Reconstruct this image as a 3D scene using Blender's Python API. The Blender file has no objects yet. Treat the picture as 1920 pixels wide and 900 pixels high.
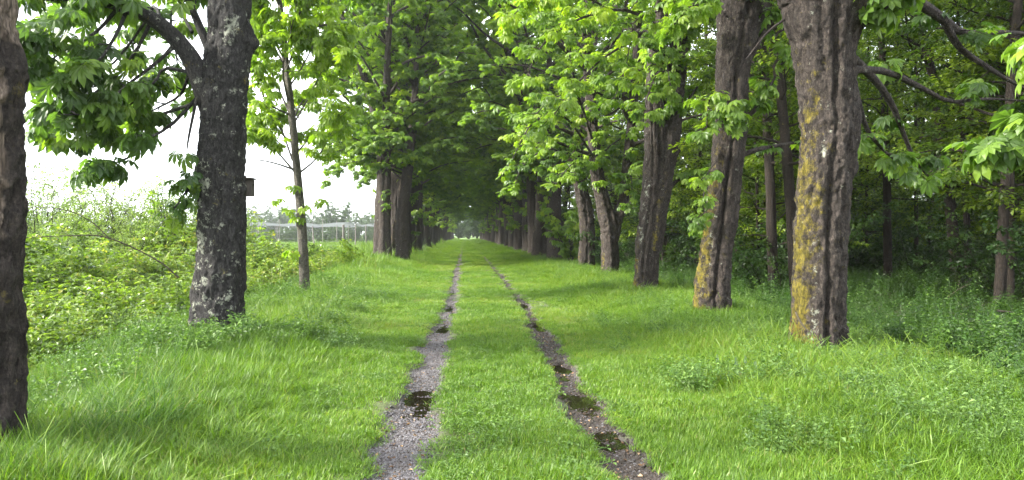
import bpy, math, random
import numpy as np
from mathutils import Vector, Euler

R = math.radians
SC = bpy.context.scene
COL = SC.collection
F, U0, V0, CH = 1370.0, 872.0, 440.0, 1.6      # focal length and vanishing point in photo pixels, eye height in metres

# ------------------------------------------------------------------ camera
cam = bpy.data.cameras.new('camera')
cam.sensor_width = 36.0
cam.lens = 36.0 * F / 1920.0
cam.shift_x = (960.0 - U0) / 1920.0
cam.shift_y = -(450.0 - V0) / 1920.0
cam.clip_start, cam.clip_end = 0.05, 3000.0
camo = bpy.data.objects.new('camera', cam)
camo.location = (0, 0, CH)
camo.rotation_euler = (R(90), 0, 0)
COL.objects.link(camo)
SC.camera = camo

# ------------------------------------------------------------------ sky and sun
SUN_EL, SUN_AZ = R(31), R(-97)                 # from the field side (-X), azimuth measured from +Y
SKY_STR, SUN_STR, SUN_ANG, EXPO = 0.085, 5.0, R(12), 2.03
HAZE = 0.0003
w = bpy.data.worlds.new('World')
SC.world = w
w.use_nodes = True
nt = w.node_tree
nt.nodes.clear()
wo = nt.nodes.new('ShaderNodeOutputWorld')
bg = nt.nodes.new('ShaderNodeBackground')
sky = nt.nodes.new('ShaderNodeTexSky')
sky.sky_type = 'NISHITA'
sky.sun_disc = False
sky.sun_elevation = SUN_EL
sky.sun_rotation = SUN_AZ
sky.dust_density = 2.0
tc = nt.nodes.new('ShaderNodeTexCoord')
mp = nt.nodes.new('ShaderNodeMapping')
mp.inputs['Scale'].default_value = (1.0, 1.0, 2.6)
nz = nt.nodes.new('ShaderNodeTexNoise')
nz.inputs['Scale'].default_value = 2.2
nz.inputs['Detail'].default_value = 6.0
rp = nt.nodes.new('ShaderNodeValToRGB')
rp.color_ramp.elements[0].position = 0.26
rp.color_ramp.elements[1].position = 0.50
mx = nt.nodes.new('ShaderNodeMix')
mx.data_type = 'RGBA'
mx.inputs[7].default_value = (12.5, 13.0, 13.6, 1.0)   # bright thin cloud
nt.links.new(tc.outputs['Generated'], mp.inputs['Vector'])
nt.links.new(mp.outputs['Vector'], nz.inputs['Vector'])
nt.links.new(nz.outputs['Fac'], rp.inputs['Fac'])
nt.links.new(rp.outputs['Color'], mx.inputs[0])
nt.links.new(sky.outputs['Color'], mx.inputs[6])
nt.links.new(mx.outputs[2], bg.inputs['Color'])
bg.inputs['Strength'].default_value = SKY_STR
nt.links.new(bg.outputs['Background'], wo.inputs['Surface'])

sl = bpy.data.lights.new('sun', 'SUN')
sl.energy, sl.angle, sl.color = SUN_STR, SUN_ANG, (1.0, 0.95, 0.86)
so = bpy.data.objects.new('sun', sl)
sdir = Vector((math.cos(SUN_EL) * math.sin(SUN_AZ), math.cos(SUN_EL) * math.cos(SUN_AZ), math.sin(SUN_EL)))
so.rotation_euler = sdir.to_track_quat('Z', 'Y').to_euler()
so.location = (-30, 20, 50)
COL.objects.link(so)

SC.view_settings.view_transform = 'Standard'
SC.view_settings.look = 'None'
SC.view_settings.gamma = 1.0
SC.view_settings.use_curve_mapping = False
SC.view_settings.exposure = EXPO
SC.render.engine = 'CYCLES'
cy = SC.cycles
cy.use_denoising = True
cy.denoiser = 'OPENIMAGEDENOISE'
cy.max_bounces = 10
cy.diffuse_bounces = 8
cy.glossy_bounces = 2
cy.transmission_bounces = 4
cy.transparent_max_bounces = 4
cy.volume_bounces = 0
cy.sample_clamp_indirect = 6.0
cy.use_adaptive_sampling = True
cy.adaptive_threshold = 0.02
cy.caustics_reflective = False
cy.caustics_refractive = False

# ------------------------------------------------------------------ helpers
def px(u, v, Y):
    """Point at distance Y that the photo shows at (u, v)."""
    return np.array([(u - U0) * Y / F, Y, CH + (V0 - v) * Y / F])

def _hash(i, j, k, s):
    n = (i * 374761393 + j * 668265263 + k * 2147483647 + s * 1274126177) & 0x7fffffff
    n = ((n ^ (n >> 13)) * 1274126177) & 0x7fffffff
    n = ((n ^ (n >> 15)) * 1103515245) & 0x7fffffff
    return (n & 0xffff) / 65535.0

def vnoise(x, y, z=0.0, s=0):
    x, y, z = np.broadcast_arrays(np.asarray(x, float), np.asarray(y, float), np.asarray(z, float))
    xi, yi, zi = np.floor(x).astype(np.int64), np.floor(y).astype(np.int64), np.floor(z).astype(np.int64)
    fx, fy, fz = x - xi, y - yi, z - zi
    fx, fy, fz = [t * t * (3 - 2 * t) for t in (fx, fy, fz)]
    r = 0
    for a in (0, 1):
        for b in (0, 1):
            for c in (0, 1):
                wgt = (fx if a else 1 - fx) * (fy if b else 1 - fy) * (fz if c else 1 - fz)
                r = r + wgt * _hash(xi + a, yi + b, zi + c, s)
    return r * 2 - 1

def fbm(x, y, z=0.0, s=0, o=3):
    r, a, f = 0, 1.0, 1.0
    for k in range(o):
        r = r + a * vnoise(np.asarray(x) * f, np.asarray(y) * f, np.asarray(z) * f, s + k * 17)
        a *= 0.5
        f *= 2.03
    return r

def smooth(e0, e1, x):
    t = np.clip((x - e0) / (e1 - e0), 0, 1)
    return t * t * (3 - 2 * t)

def unit(a):
    a = np.asarray(a, float)
    return a / np.maximum(np.linalg.norm(a, axis=-1, keepdims=True), 1e-9)

def make_mesh(name, verts, tris=None, quads=None, attrs=None, smoothed=False, mats=(), matidx=None):
    me = bpy.data.meshes.new(name)
    verts = np.ascontiguousarray(verts, dtype=np.float32).reshape(-1, 3)
    nt_ = 0 if tris is None else len(tris)
    nq = 0 if quads is None else len(quads)
    me.vertices.add(len(verts))
    me.vertices.foreach_set('co', verts.ravel())
    loops = []
    if nt_:
        loops.append(np.asarray(tris, np.int32).ravel())
    if nq:
        loops.append(np.asarray(quads, np.int32).ravel())
    lv = np.concatenate(loops)
    me.loops.add(len(lv))
    me.loops.foreach_set('vertex_index', lv)
    tot = np.concatenate([np.full(nt_, 3, np.int32), np.full(nq, 4, np.int32)])
    st = np.concatenate([[0], np.cumsum(tot)[:-1]]).astype(np.int32)
    me.polygons.add(nt_ + nq)
    me.polygons.foreach_set('loop_start', st)
    if matidx is not None:
        me.polygons.foreach_set('material_index', np.asarray(matidx, np.int32))
    me.polygons.foreach_set('use_smooth', np.full(nt_ + nq, bool(smoothed)))
    for k, a in (attrs or {}).items():
        at = me.attributes.new(k, 'FLOAT', 'POINT')
        at.data.foreach_set('value', np.ascontiguousarray(a, np.float32).ravel())
    for m in mats:
        me.materials.append(m)
    me.update(calc_edges=True)
    me.validate()
    return me

def link(name, me, parent=None, loc=None):
    o = bpy.data.objects.new(name, me)
    COL.objects.link(o)
    if parent is not None:
        o.parent = parent
    if loc is not None:
        o.location = loc
    return o

def tag(o, label=None, cat=None, group=None, kind=None):
    if label: o['label'] = label
    if cat: o['category'] = cat
    if group: o['group'] = group
    if kind: o['kind'] = kind
    return o

def empty(name, loc, label, cat, group=None, rz=0.0, sc=1.0):
    o = bpy.data.objects.new(name, None)
    o.empty_display_size = 0.3
    COL.objects.link(o)
    o.location = loc
    o.rotation_euler = (0, 0, rz)
    o.scale = (sc, sc, sc)
    return tag(o, label, cat, group)

# mesh accumulator ---------------------------------------------------
class Acc:
    def __init__(s):
        s.v, s.t, s.q, s.n = [], [], [], 0
        s.a = {}
    def add(s, v, tris=None, quads=None, **attrs):
        v = np.asarray(v, float).reshape(-1, 3)
        if tris is not None and len(tris): s.t.append(np.asarray(tris) + s.n)
        if quads is not None and len(quads): s.q.append(np.asarray(quads) + s.n)
        s.v.append(v)
        for k, a in attrs.items():
            s.a.setdefault(k, []).append(np.broadcast_to(np.asarray(a, float), (len(v),)))
        s.n += len(v)
    def mesh(s, name, mats, smoothed=False):
        return make_mesh(name, np.concatenate(s.v), np.concatenate(s.t) if s.t else None,
                         np.concatenate(s.q) if s.q else None,
                         {k: np.concatenate(a) for k, a in s.a.items()}, smoothed, mats)

def box(acc, c, size, rz=0.0, **attrs):
    x, y, z = [t / 2 for t in size]
    v = np.array([[-x, -y, -z], [x, -y, -z], [x, y, -z], [-x, y, -z], [-x, -y, z], [x, -y, z], [x, y, z], [-x, y, z]])
    ca, sa = math.cos(rz), math.sin(rz)
    v = np.stack([v[:, 0] * ca - v[:, 1] * sa, v[:, 0] * sa + v[:, 1] * ca, v[:, 2]], 1) + np.asarray(c)
    acc.add(v, quads=[[0, 3, 2, 1], [4, 5, 6, 7], [0, 1, 5, 4], [1, 2, 6, 5], [2, 3, 7, 6], [3, 0, 4, 7]], **attrs)

def spline(P, n):
    """Catmull-Rom through P (k,d), n samples."""
    P = np.asarray(P, float)
    if len(P) == 2:
        t = np.linspace(0, 1, n)[:, None]
        return P[0] * (1 - t) + P[1] * t
    Q = np.vstack([2 * P[0] - P[1], P, 2 * P[-1] - P[-2]])
    s = np.linspace(0, len(P) - 1 - 1e-6, n)
    i = s.astype(int)
    t = (s - i)[:, None]
    p0, p1, p2, p3 = Q[i], Q[i + 1], Q[i + 2], Q[i + 3]
    return 0.5 * (2 * p1 + (p2 - p0) * t + (2 * p0 - 5 * p1 + 4 * p2 - p3) * t ** 2 + (3 * p1 - p0 - 3 * p2 + p3) * t ** 3)

def frames(path):
    T = unit(np.gradient(path, axis=0))
    ref = np.array([0.0, 1.0, 0.0]) if abs(T[0][2]) > 0.5 else np.array([0.0, 0.0, 1.0])
    N = np.zeros_like(T)
    n = unit(np.cross(np.cross(T[0], ref), T[0]))
    for i in range(len(T)):
        n = unit(n - T[i] * np.dot(n, T[i]))
        N[i] = n
    return T, N, np.cross(T, N)

def tube(acc, path, rad, seg=6, **attrs):
    path = np.asarray(path, float)
    n = len(path)
    T, N, B = frames(path)
    th = np.linspace(0, 2 * np.pi, seg, endpoint=False)
    rad = np.broadcast_to(np.asarray(rad, float), (n,))
    v = path[:, None] + rad[:, None, None] * (np.cos(th)[None, :, None] * N[:, None] + np.sin(th)[None, :, None] * B[:, None])
    i = np.arange(n - 1)[:, None] * seg
    j = np.arange(seg)[None]
    k = (j + 1) % seg
    q = np.stack([i + j, i + k, i + seg + k, i + seg + j], -1).reshape(-1, 4)
    tip = np.array([[(n - 1) * seg + a, (n - 1) * seg + (a + 1) % seg, n * seg] for a in range(seg)])
    vv = np.vstack([v.reshape(-1, 3), path[-1] + T[-1] * rad[-1]])
    acc.add(vv, tris=tip, quads=q, **attrs)

# ------------------------------------------------------------------ materials
def new_mat(name):
    m = bpy.data.materials.new(name)
    m.use_nodes = True
    m.node_tree.nodes.clear()
    N = m.node_tree.nodes
    L = m.node_tree.links
    out = N.new('ShaderNodeOutputMaterial')
    return m, N, L, out

def ramp(N, cols):
    r = N.new('ShaderNodeValToRGB')
    e = r.color_ramp.elements
    while len(e) < len(cols): e.new(0.5)
    for el, (p, c) in zip(e, cols):
        el.position = p
        el.color = (*c, 1)
    return r

def leaf_mat(name, cols, trans=0.4, rough=0.38, tcol=(1.35, 1.5, 0.55), inst=False, spec=0.35, objr=0.0):
    m, N, L, out = new_mat(name)
    at = N.new('ShaderNodeAttribute')
    at.attribute_name = 'tint'
    fac = at.outputs['Fac']
    if inst or objr:
        oi = N.new('ShaderNodeObjectInfo')
        mm = N.new('ShaderNodeMath'); mm.operation = 'MULTIPLY_ADD'
        k = 0.45 if inst else objr
        L.new(oi.outputs['Random'], mm.inputs[0])
        mm.inputs[1].default_value = k
        mm.inputs[2].default_value = -k / 2
        m2 = N.new('ShaderNodeMath'); m2.operation = 'ADD'
        L.new(fac, m2.inputs[0]); L.new(mm.outputs[0], m2.inputs[1])
        fac = m2.outputs[0]
    rp = ramp(N, cols)
    L.new(fac, rp.inputs['Fac'])
    p = N.new('ShaderNodeBsdfPrincipled')
    p.inputs['Roughness'].default_value = rough
    p.inputs['Specular IOR Level'].default_value = spec
    L.new(rp.outputs['Color'], p.inputs['Base Color'])
    tr = N.new('ShaderNodeBsdfTranslucent')
    ml = N.new('ShaderNodeMix'); ml.data_type = 'RGBA'; ml.blend_type = 'MULTIPLY'
    ml.inputs[0].default_value = 1.0
    L.new(rp.outputs['Color'], ml.inputs[6])
    ml.inputs[7].default_value = (*tcol, 1)
    L.new(ml.outputs[2], tr.inputs['Color'])
    ms = N.new('ShaderNodeMixShader')
    ms.inputs[0].default_value = trans
    L.new(p.outputs[0], ms.inputs[1]); L.new(tr.outputs[0], ms.inputs[2])
    L.new(ms.outputs[0], out.inputs['Surface'])
    return m

def bark_mat(name, dark, light, scale=1.0, moss=True, wood=False, lich=0.62):
    m, N, L, out = new_mat(name)
    tc = N.new('ShaderNodeTexCoord')
    mp = N.new('ShaderNodeMapping')
    mp.inputs['Scale'].default_value = (13 * scale, 13 * scale, 5.5 * scale)
    L.new(tc.outputs['Object'], mp.inputs['Vector'])
    n1 = N.new('ShaderNodeTexNoise'); n1.inputs['Scale'].default_value = 3.0; n1.inputs['Detail'].default_value = 12; n1.inputs['Roughness'].default_value = 0.74
    L.new(mp.outputs[0], n1.inputs['Vector'])
    vo = N.new('ShaderNodeTexVoronoi'); vo.feature = 'DISTANCE_TO_EDGE'; vo.inputs['Scale'].default_value = 2.6
    # wobble the plates
    mxv = N.new('ShaderNodeMix'); mxv.data_type = 'RGBA'; mxv.inputs[0].default_value = 0.7
    L.new(mp.outputs[0], mxv.inputs[6]); L.new(n1.outputs['Color'], mxv.inputs[7])
    L.new(mxv.outputs[2], vo.inputs['Vector'])
    vr = ramp(N, [(0.0, (0, 0, 0)), (0.10, (1, 1, 1))])
    L.new(vo.outputs['Distance'], vr.inputs['Fac'])
    base = ramp(N, [(0.33, dark), (0.52, tuple(a * 0.62 + b * 0.38 for a, b in zip(dark, light))), (0.70, light)])
    L.new(n1.outputs['Fac'], base.inputs['Fac'])
    mul = N.new('ShaderNodeMix'); mul.data_type = 'RGBA'; mul.blend_type = 'MULTIPLY'; mul.inputs[0].default_value = 0.34
    L.new(base.outputs[0], mul.inputs[6]); L.new(vr.outputs[0], mul.inputs[7])
    n6 = N.new('ShaderNodeTexNoise'); n6.inputs['Scale'].default_value = 38.0; n6.inputs['Detail'].default_value = 8; n6.inputs['Roughness'].default_value = 0.8
    L.new(tc.outputs['Object'], n6.inputs['Vector'])
    r6 = ramp(N, [(0.36, (0.35, 0.35, 0.35)), (0.56, (1, 1, 1)), (0.70, (1.7, 1.65, 1.6))])
    L.new(n6.outputs['Fac'], r6.inputs['Fac'])
    mu6 = N.new('ShaderNodeMix'); mu6.data_type = 'RGBA'; mu6.blend_type = 'MULTIPLY'; mu6.inputs[0].default_value = 0.85
    L.new(mul.outputs[2], mu6.inputs[6]); L.new(r6.outputs[0], mu6.inputs[7])
    col = mu6.outputs[2]
    # pale lichen flecks
    n3 = N.new('ShaderNodeTexNoise'); n3.inputs['Scale'].default_value = 7.0; n3.inputs['Detail'].default_value = 10; n3.inputs['Roughness'].default_value = 0.75
    L.new(tc.outputs['Object'], n3.inputs['Vector'])
    al = N.new('ShaderNodeAttribute'); al.attribute_name = 'lichen'
    ad = N.new('ShaderNodeMath'); ad.operation = 'MULTIPLY_ADD'
    L.new(al.outputs['Fac'], ad.inputs[0]); ad.inputs[1].default_value = 0.22; L.new(n3.outputs['Fac'], ad.inputs[2])
    lr = ramp(N, [(lich, (0, 0, 0)), (lich + 0.06, (1, 1, 1))])
    L.new(ad.outputs[0], lr.inputs['Fac'])
    ml = N.new('ShaderNodeMix'); ml.data_type = 'RGBA'
    L.new(lr.outputs[0], ml.inputs[0]); L.new(col, ml.inputs[6]); ml.inputs[7].default_value = (0.34, 0.35, 0.28, 1)
    col = ml.outputs[2]
    if moss:
        am = N.new('ShaderNodeAttribute'); am.attribute_name = 'moss'
        n4 = N.new('ShaderNodeTexNoise'); n4.inputs['Scale'].default_value = 5.0; n4.inputs['Detail'].default_value = 10; n4.inputs['Roughness'].default_value = 0.78
        L.new(tc.outputs['Object'], n4.inputs['Vector'])
        am2 = N.new('ShaderNodeMath'); am2.operation = 'MULTIPLY_ADD'
        L.new(am.outputs['Fac'], am2.inputs[0]); am2.inputs[1].default_value = 0.17; L.new(n4.outputs['Fac'], am2.inputs[2])
        mr = ramp(N, [(0.60, (0, 0, 0)), (0.70, (0.9, 0.9, 0.9))])
        L.new(am2.outputs[0], mr.inputs['Fac'])
        mc = ramp(N, [(0.35, (0.060, 0.055, 0.014)), (0.5, (0.16, 0.13, 0.018)), (0.62, (0.28, 0.225, 0.024)), (0.75, (0.20, 0.21, 0.05))])
        L.new(n1.outputs['Fac'], mc.inputs['Fac'])
        mm = N.new('ShaderNodeMix'); mm.data_type = 'RGBA'
        L.new(mr.outputs[0], mm.inputs[0]); L.new(col, mm.inputs[6]); L.new(mc.outputs[0], mm.inputs[7])
        col = mm.outputs[2]
    if wood:
        aw = N.new('ShaderNodeAttribute'); aw.attribute_name = 'wood'
        mp2 = N.new('ShaderNodeMapping'); mp2.inputs['Scale'].default_value = (40, 40, 2.5)
        L.new(tc.outputs['Object'], mp2.inputs['Vector'])
        n5 = N.new('ShaderNodeTexNoise'); n5.inputs['Scale'].default_value = 1.5; n5.inputs['Detail'].default_value = 5
        L.new(mp2.outputs[0], n5.inputs['Vector'])
        wc = ramp(N, [(0.3, (0.055, 0.042, 0.034)), (0.5, (0.15, 0.115, 0.09)), (0.7, (0.30, 0.235, 0.185))])
        L.new(n5.outputs['Fac'], wc.inputs['Fac'])
        mm = N.new('ShaderNodeMix'); mm.data_type = 'RGBA'
        L.new(aw.outputs['Fac'], mm.inputs[0]); L.new(col, mm.inputs[6]); L.new(wc.outputs[0], mm.inputs[7])
        col = mm.outputs[2]
    p = N.new('ShaderNodeBsdfPrincipled')
    p.inputs['Roughness'].default_value = 0.86
    p.inputs['Specular IOR Level'].default_value = 0.25
    L.new(col, p.inputs['Base Color'])
    hs = N.new('ShaderNodeMath'); hs.operation = 'MULTIPLY_ADD'
    L.new(vr.outputs[0], hs.inputs[0]); hs.inputs[1].default_value = 0.25; L.new(n1.outputs['Fac'], hs.inputs[2])
    h6 = N.new('ShaderNodeMath'); h6.operation = 'MULTIPLY_ADD'
    L.new(n6.outputs['Fac'], h6.inputs[0]); h6.inputs[1].default_value = 0.6; L.new(hs.outputs[0], h6.inputs[2])
    hs = h6
    bp = N.new('ShaderNodeBump'); bp.inputs['Strength'].default_value = 1.0; bp.inputs['Distance'].default_value = 0.055
    L.new(hs.outputs[0], bp.inputs['Height'])
    L.new(bp.outputs[0], p.inputs['Normal'])
    L.new(p.outputs[0], out.inputs['Surface'])
    return m

def noise_mat(name, cols, scale=4.0, rough=0.9, bump=0.3, stretch=(1, 1, 1), spec=0.3, metal=0.0, dist=0.01):
    m, N, L, out = new_mat(name)
    tc = N.new('ShaderNodeTexCoord')
    mp = N.new('ShaderNodeMapping'); mp.inputs['Scale'].default_value = stretch
    L.new(tc.outputs['Object'], mp.inputs['Vector'])
    n = N.new('ShaderNodeTexNoise'); n.inputs['Scale'].default_value = scale; n.inputs['Detail'].default_value = 7; n.inputs['Roughness'].default_value = 0.65
    L.new(mp.outputs[0], n.inputs['Vector'])
    r = ramp(N, cols)
    L.new(n.outputs['Fac'], r.inputs['Fac'])
    p = N.new('ShaderNodeBsdfPrincipled')
    p.inputs['Roughness'].default_value = rough
    p.inputs['Specular IOR Level'].default_value = spec
    p.inputs['Metallic'].default_value = metal
    L.new(r.outputs[0], p.inputs['Base Color'])
    b = N.new('ShaderNodeBump'); b.inputs['Strength'].default_value = bump; b.inputs['Distance'].default_value = dist
    L.new(n.outputs['Fac'], b.inputs['Height']); L.new(b.outputs[0], p.inputs['Normal'])
    L.new(p.outputs[0], out.inputs['Surface'])
    return m

M = {}
CHEST = [(0.0, (0.036, 0.072, 0.022)), (0.35, (0.075, 0.135, 0.030)), (0.65, (0.130, 0.205, 0.030)), (1.0, (0.200, 0.275, 0.028))]
M['chestnut'] = leaf_mat('chestnut_leaf', CHEST, trans=0.52, objr=0.15)
M['fresh'] = leaf_mat('fresh_chestnut_leaf', [(0.0, (0.050, 0.095, 0.024)), (0.35, (0.105, 0.180, 0.032)), (0.65, (0.175, 0.265, 0.034)), (1.0, (0.27, 0.35, 0.034))], trans=0.55, objr=0.15)  # brighter copy of the chestnut leaf: canopy backlight put into the colour
M['young'] = leaf_mat('young_leaf', [(0, (0.07, 0.125, 0.016)), (0.5, (0.15, 0.235, 0.024)), (1, (0.24, 0.33, 0.03))], trans=0.55, objr=0.0)
M['wood_leaf'] = leaf_mat('wood_leaf', [(0, (0.022, 0.045, 0.012)), (0.5, (0.062, 0.108, 0.017)), (1, (0.19, 0.255, 0.026))], trans=0.55, objr=0.35)  # the wood's shade is put into the darker leaf tones
M['under_leaf'] = leaf_mat('undergrowth_leaf', [(0, (0.014, 0.034, 0.010)), (0.5, (0.030, 0.064, 0.016)), (1, (0.075, 0.125, 0.024))], trans=0.42, objr=0.35)  # darkened leaf copy: shade under the trees is in its colour
M['shrub_leaf'] = leaf_mat('shrub_leaf', [(0, (0.08, 0.125, 0.045)), (0.5, (0.15, 0.21, 0.065)), (1, (0.23, 0.29, 0.09))], trans=0.48, objr=0.3)
M['far_leaf'] = leaf_mat('far_leaf', [(0, (0.035, 0.062, 0.028)), (0.5, (0.055, 0.095, 0.038)), (1, (0.085, 0.13, 0.045))], trans=0.3, objr=0.4)
M['bramble'] = leaf_mat('bramble_leaf', [(0, (0.045, 0.082, 0.018)), (0.45, (0.11, 0.175, 0.028)), (0.85, (0.20, 0.28, 0.035)), (1, (0.27, 0.26, 0.06))], trans=0.42, inst=True)
M['grass'] = leaf_mat('grass_blade', [(0, (0.052, 0.108, 0.010)), (0.5, (0.098, 0.188, 0.015)), (0.85, (0.17, 0.255, 0.024)), (1, (0.19, 0.20, 0.06))], trans=0.38, inst=True, rough=0.45, tcol=(1.3, 1.4, 0.6))
M['longgrass'] = leaf_mat('long_grass_blade', [(0, (0.030, 0.080, 0.014)), (0.5, (0.066, 0.138, 0.020)), (0.9, (0.13, 0.215, 0.032)), (1, (0.24, 0.23, 0.09))], trans=0.40, inst=True, rough=0.55, tcol=(1.3, 1.4, 0.6), spec=0.25)
M['herb'] = leaf_mat('herb_leaf', [(0, (0.042, 0.090, 0.022)), (0.5, (0.085, 0.155, 0.036)), (1, (0.15, 0.235, 0.06))], trans=0.36, inst=True, rough=0.45, spec=0.28)
M['woodherb'] = leaf_mat('wood_floor_leaf', [(0, (0.020, 0.050, 0.011)), (0.5, (0.042, 0.092, 0.016)), (1, (0.085, 0.15, 0.026))], trans=0.33, inst=True, rough=0.4)  # herb and grass colours darkened to imitate woodland shade
M['bark'] = bark_mat('chestnut_bark', (0.016, 0.0125, 0.0105), (0.150, 0.121, 0.103))
M['bark_dark'] = bark_mat('dark_chestnut_bark', (0.013, 0.012, 0.012), (0.098, 0.092, 0.088), lich=0.585)
M['bark_young'] = bark_mat('young_bark', (0.075, 0.068, 0.055), (0.23, 0.21, 0.17), scale=1.6)
M['bark_wood'] = bark_mat('woodland_bark', (0.018, 0.014, 0.011), (0.075, 0.056, 0.043), scale=1.5, lich=0.68)  # darkened so wood trunks read as silhouettes; backlight put into the colour
M['snag'] = bark_mat('snag_bark', (0.024, 0.019, 0.017), (0.10, 0.08, 0.07), wood=True, lich=0.75)
M['twig'] = noise_mat('twig_bark', [(0.3, (0.035, 0.028, 0.02)), (0.7, (0.09, 0.075, 0.05))], 12)
M['post'] = noise_mat('weathered_post', [(0.3, (0.11, 0.10, 0.095)), (0.7, (0.21, 0.19, 0.18))], 3, stretch=(6, 6, 1))
M['wire'] = noise_mat('galvanised_wire', [(0.3, (0.07, 0.07, 0.075)), (0.7, (0.12, 0.12, 0.125))], 8, rough=0.6, metal=0.4)
M['net'] = leaf_mat('hail_net', [(0, (0.14, 0.15, 0.16)), (1, (0.18, 0.19, 0.20))], trans=0.5, rough=0.9, tcol=(1, 1, 1), spec=0.1)  # colour lightened to imitate distance haze
M['box'] = noise_mat('nest_box_board', [(0.3, (0.03, 0.026, 0.022)), (0.7, (0.075, 0.065, 0.055))], 6, stretch=(8, 8, 1))
M['hole_shade'] = noise_mat('hole_shade_black', [(0.3, (0.006, 0.006, 0.006)), (0.7, (0.012, 0.011, 0.01))], 6)  # black colour stands for the shade inside the box
M['stone'] = noise_mat('track_gravel', [(0.3, (0.022, 0.02, 0.02)), (0.5, (0.070, 0.064, 0.068)), (0.72, (0.25, 0.24, 0.255))], 1.1, rough=0.6)
M['clod'] = noise_mat('mud_clod', [(0.3, (0.010, 0.0075, 0.006)), (0.55, (0.032, 0.024, 0.019)), (0.75, (0.10, 0.082, 0.07))], 1.1, rough=0.75)
M['litter'] = leaf_mat('dead_leaf', [(0, (0.06, 0.033, 0.018)), (0.5, (0.15, 0.09, 0.05)), (1, (0.30, 0.21, 0.12))], trans=0.15, inst=True, rough=0.7, tcol=(1.2, 1.0, 0.7))
M['bugle'] = leaf_mat('bugle_petal', [(0, (0.06, 0.05, 0.20)), (1, (0.16, 0.14, 0.42))], trans=0.25, rough=0.6, tcol=(1, 1, 1.2))
M['white_petal'] = leaf_mat('white_petal', [(0, (0.6, 0.6, 0.55)), (1, (0.8, 0.8, 0.76))], trans=0.25, rough=0.6, tcol=(1, 1, 1))

# puddle water
m, N, L, out = new_mat('puddle_water')
p = N.new('ShaderNodeBsdfPrincipled')
p.inputs['Base Color'].default_value = (0.008, 0.006, 0.004, 1)
p.inputs['Roughness'].default_value = 0.04
p.inputs['IOR'].default_value = 1.33
nz_ = N.new('ShaderNodeTexNoise'); nz_.inputs['Scale'].default_value = 14.0
bp = N.new('ShaderNodeBump'); bp.inputs['Strength'].default_value = 0.06; bp.inputs['Distance'].default_value = 0.01
L.new(nz_.outputs['Fac'], bp.inputs['Height']); L.new(bp.outputs[0], p.inputs['Normal'])
L.new(p.outputs[0], out.inputs['Surface'])
M['water'] = m

# ground: soil, track gravel, wood floor litter and far field blended by masks that follow the land
m, N, L, out = new_mat('ground')
tc = N.new('ShaderNodeTexCoord')
def _n(sc, det=8, ro=0.65):
    n = N.new('ShaderNodeTexNoise'); n.inputs['Scale'].default_value = sc; n.inputs['Detail'].default_value = det; n.inputs['Roughness'].default_value = ro
    L.new(tc.outputs['Object'], n.inputs['Vector'])
    return n
nA, nB, nC = _n(1.3), _n(26, 6, 0.7), _n(120, 4, 0.7)
soil = ramp(N, [(0.3, (0.035, 0.040, 0.014)), (0.55, (0.062, 0.085, 0.020)), (0.75, (0.10, 0.12, 0.03))])
L.new(nB.outputs['Fac'], soil.inputs['Fac'])
field = ramp(N, [(0.3, (0.058, 0.112, 0.014)), (0.55, (0.085, 0.145, 0.018)), (0.75, (0.12, 0.17, 0.03))])
L.new(nA.outputs['Fac'], field.inputs['Fac'])
grav = ramp(N, [(0.34, (0.014, 0.011, 0.010)), (0.46, (0.045, 0.036, 0.034)), (0.58, (0.098, 0.082, 0.082)), (0.72, (0.25, 0.225, 0.23))])
L.new(nC.outputs['Fac'], grav.inputs['Fac'])
wet = ramp(N, [(0.34, (0.008, 0.006, 0.005)), (0.55, (0.024, 0.018, 0.014)), (0.75, (0.12, 0.10, 0.085))])
L.new(nC.outputs['Fac'], wet.inputs['Fac'])
litter = ramp(N, [(0.3, (0.022, 0.015, 0.009)), (0.55, (0.06, 0.042, 0.026)), (0.75, (0.12, 0.085, 0.055))])
L.new(nB.outputs['Fac'], litter.inputs['Fac'])
def _mixa(a, b, attr):
    at = N.new('ShaderNodeAttribute'); at.attribute_name = attr
    x = N.new('ShaderNodeMix'); x.data_type = 'RGBA'
    L.new(at.outputs['Fac'], x.inputs[0]); L.new(a, x.inputs[6]); L.new(b, x.inputs[7])
    return x.outputs[2], at
c, _ = _mixa(soil.outputs[0], field.outputs[0], 'field')
c, _ = _mixa(c, litter.outputs[0], 'woodfloor')
c, _ = _mixa(c, grav.outputs[0], 'track')
c, aw = _mixa(c, wet.outputs[0], 'wet')
p = N.new('ShaderNodeBsdfPrincipled')
L.new(c, p.inputs['Base Color'])
rr = N.new('ShaderNodeMapRange'); rr.inputs['To Min'].default_value = 0.9; rr.inputs['To Max'].default_value = 0.72
L.new(aw.outputs['Fac'], rr.inputs['Value']); L.new(rr.outputs[0], p.inputs['Roughness'])
bp = N.new('ShaderNodeBump'); bp.inputs['Strength'].default_value = 0.7; bp.inputs['Distance'].default_value = 0.015
L.new(nC.outputs['Fac'], bp.inputs['Height']); L.new(bp.outputs[0], p.inputs['Normal'])
L.new(p.outputs[0], out.inputs['Surface'])
M['ground'] = m

# ------------------------------------------------------------------ the land
def xc_left(y):  return -0.45 + 0.10 * smooth(6, 18, y)
def xc_right(y): return 1.12 + 0.24 * smooth(6, 18, y)
def w_left(y):   return 0.235 - 0.045 * smooth(9, 16, y) + 0.02 * np.sin(y * 1.3)
def w_right(y):  return 0.20 - 0.06 * smooth(9, 20, y) + 0.03 * np.sin(y * 1.1 + 1)

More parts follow.
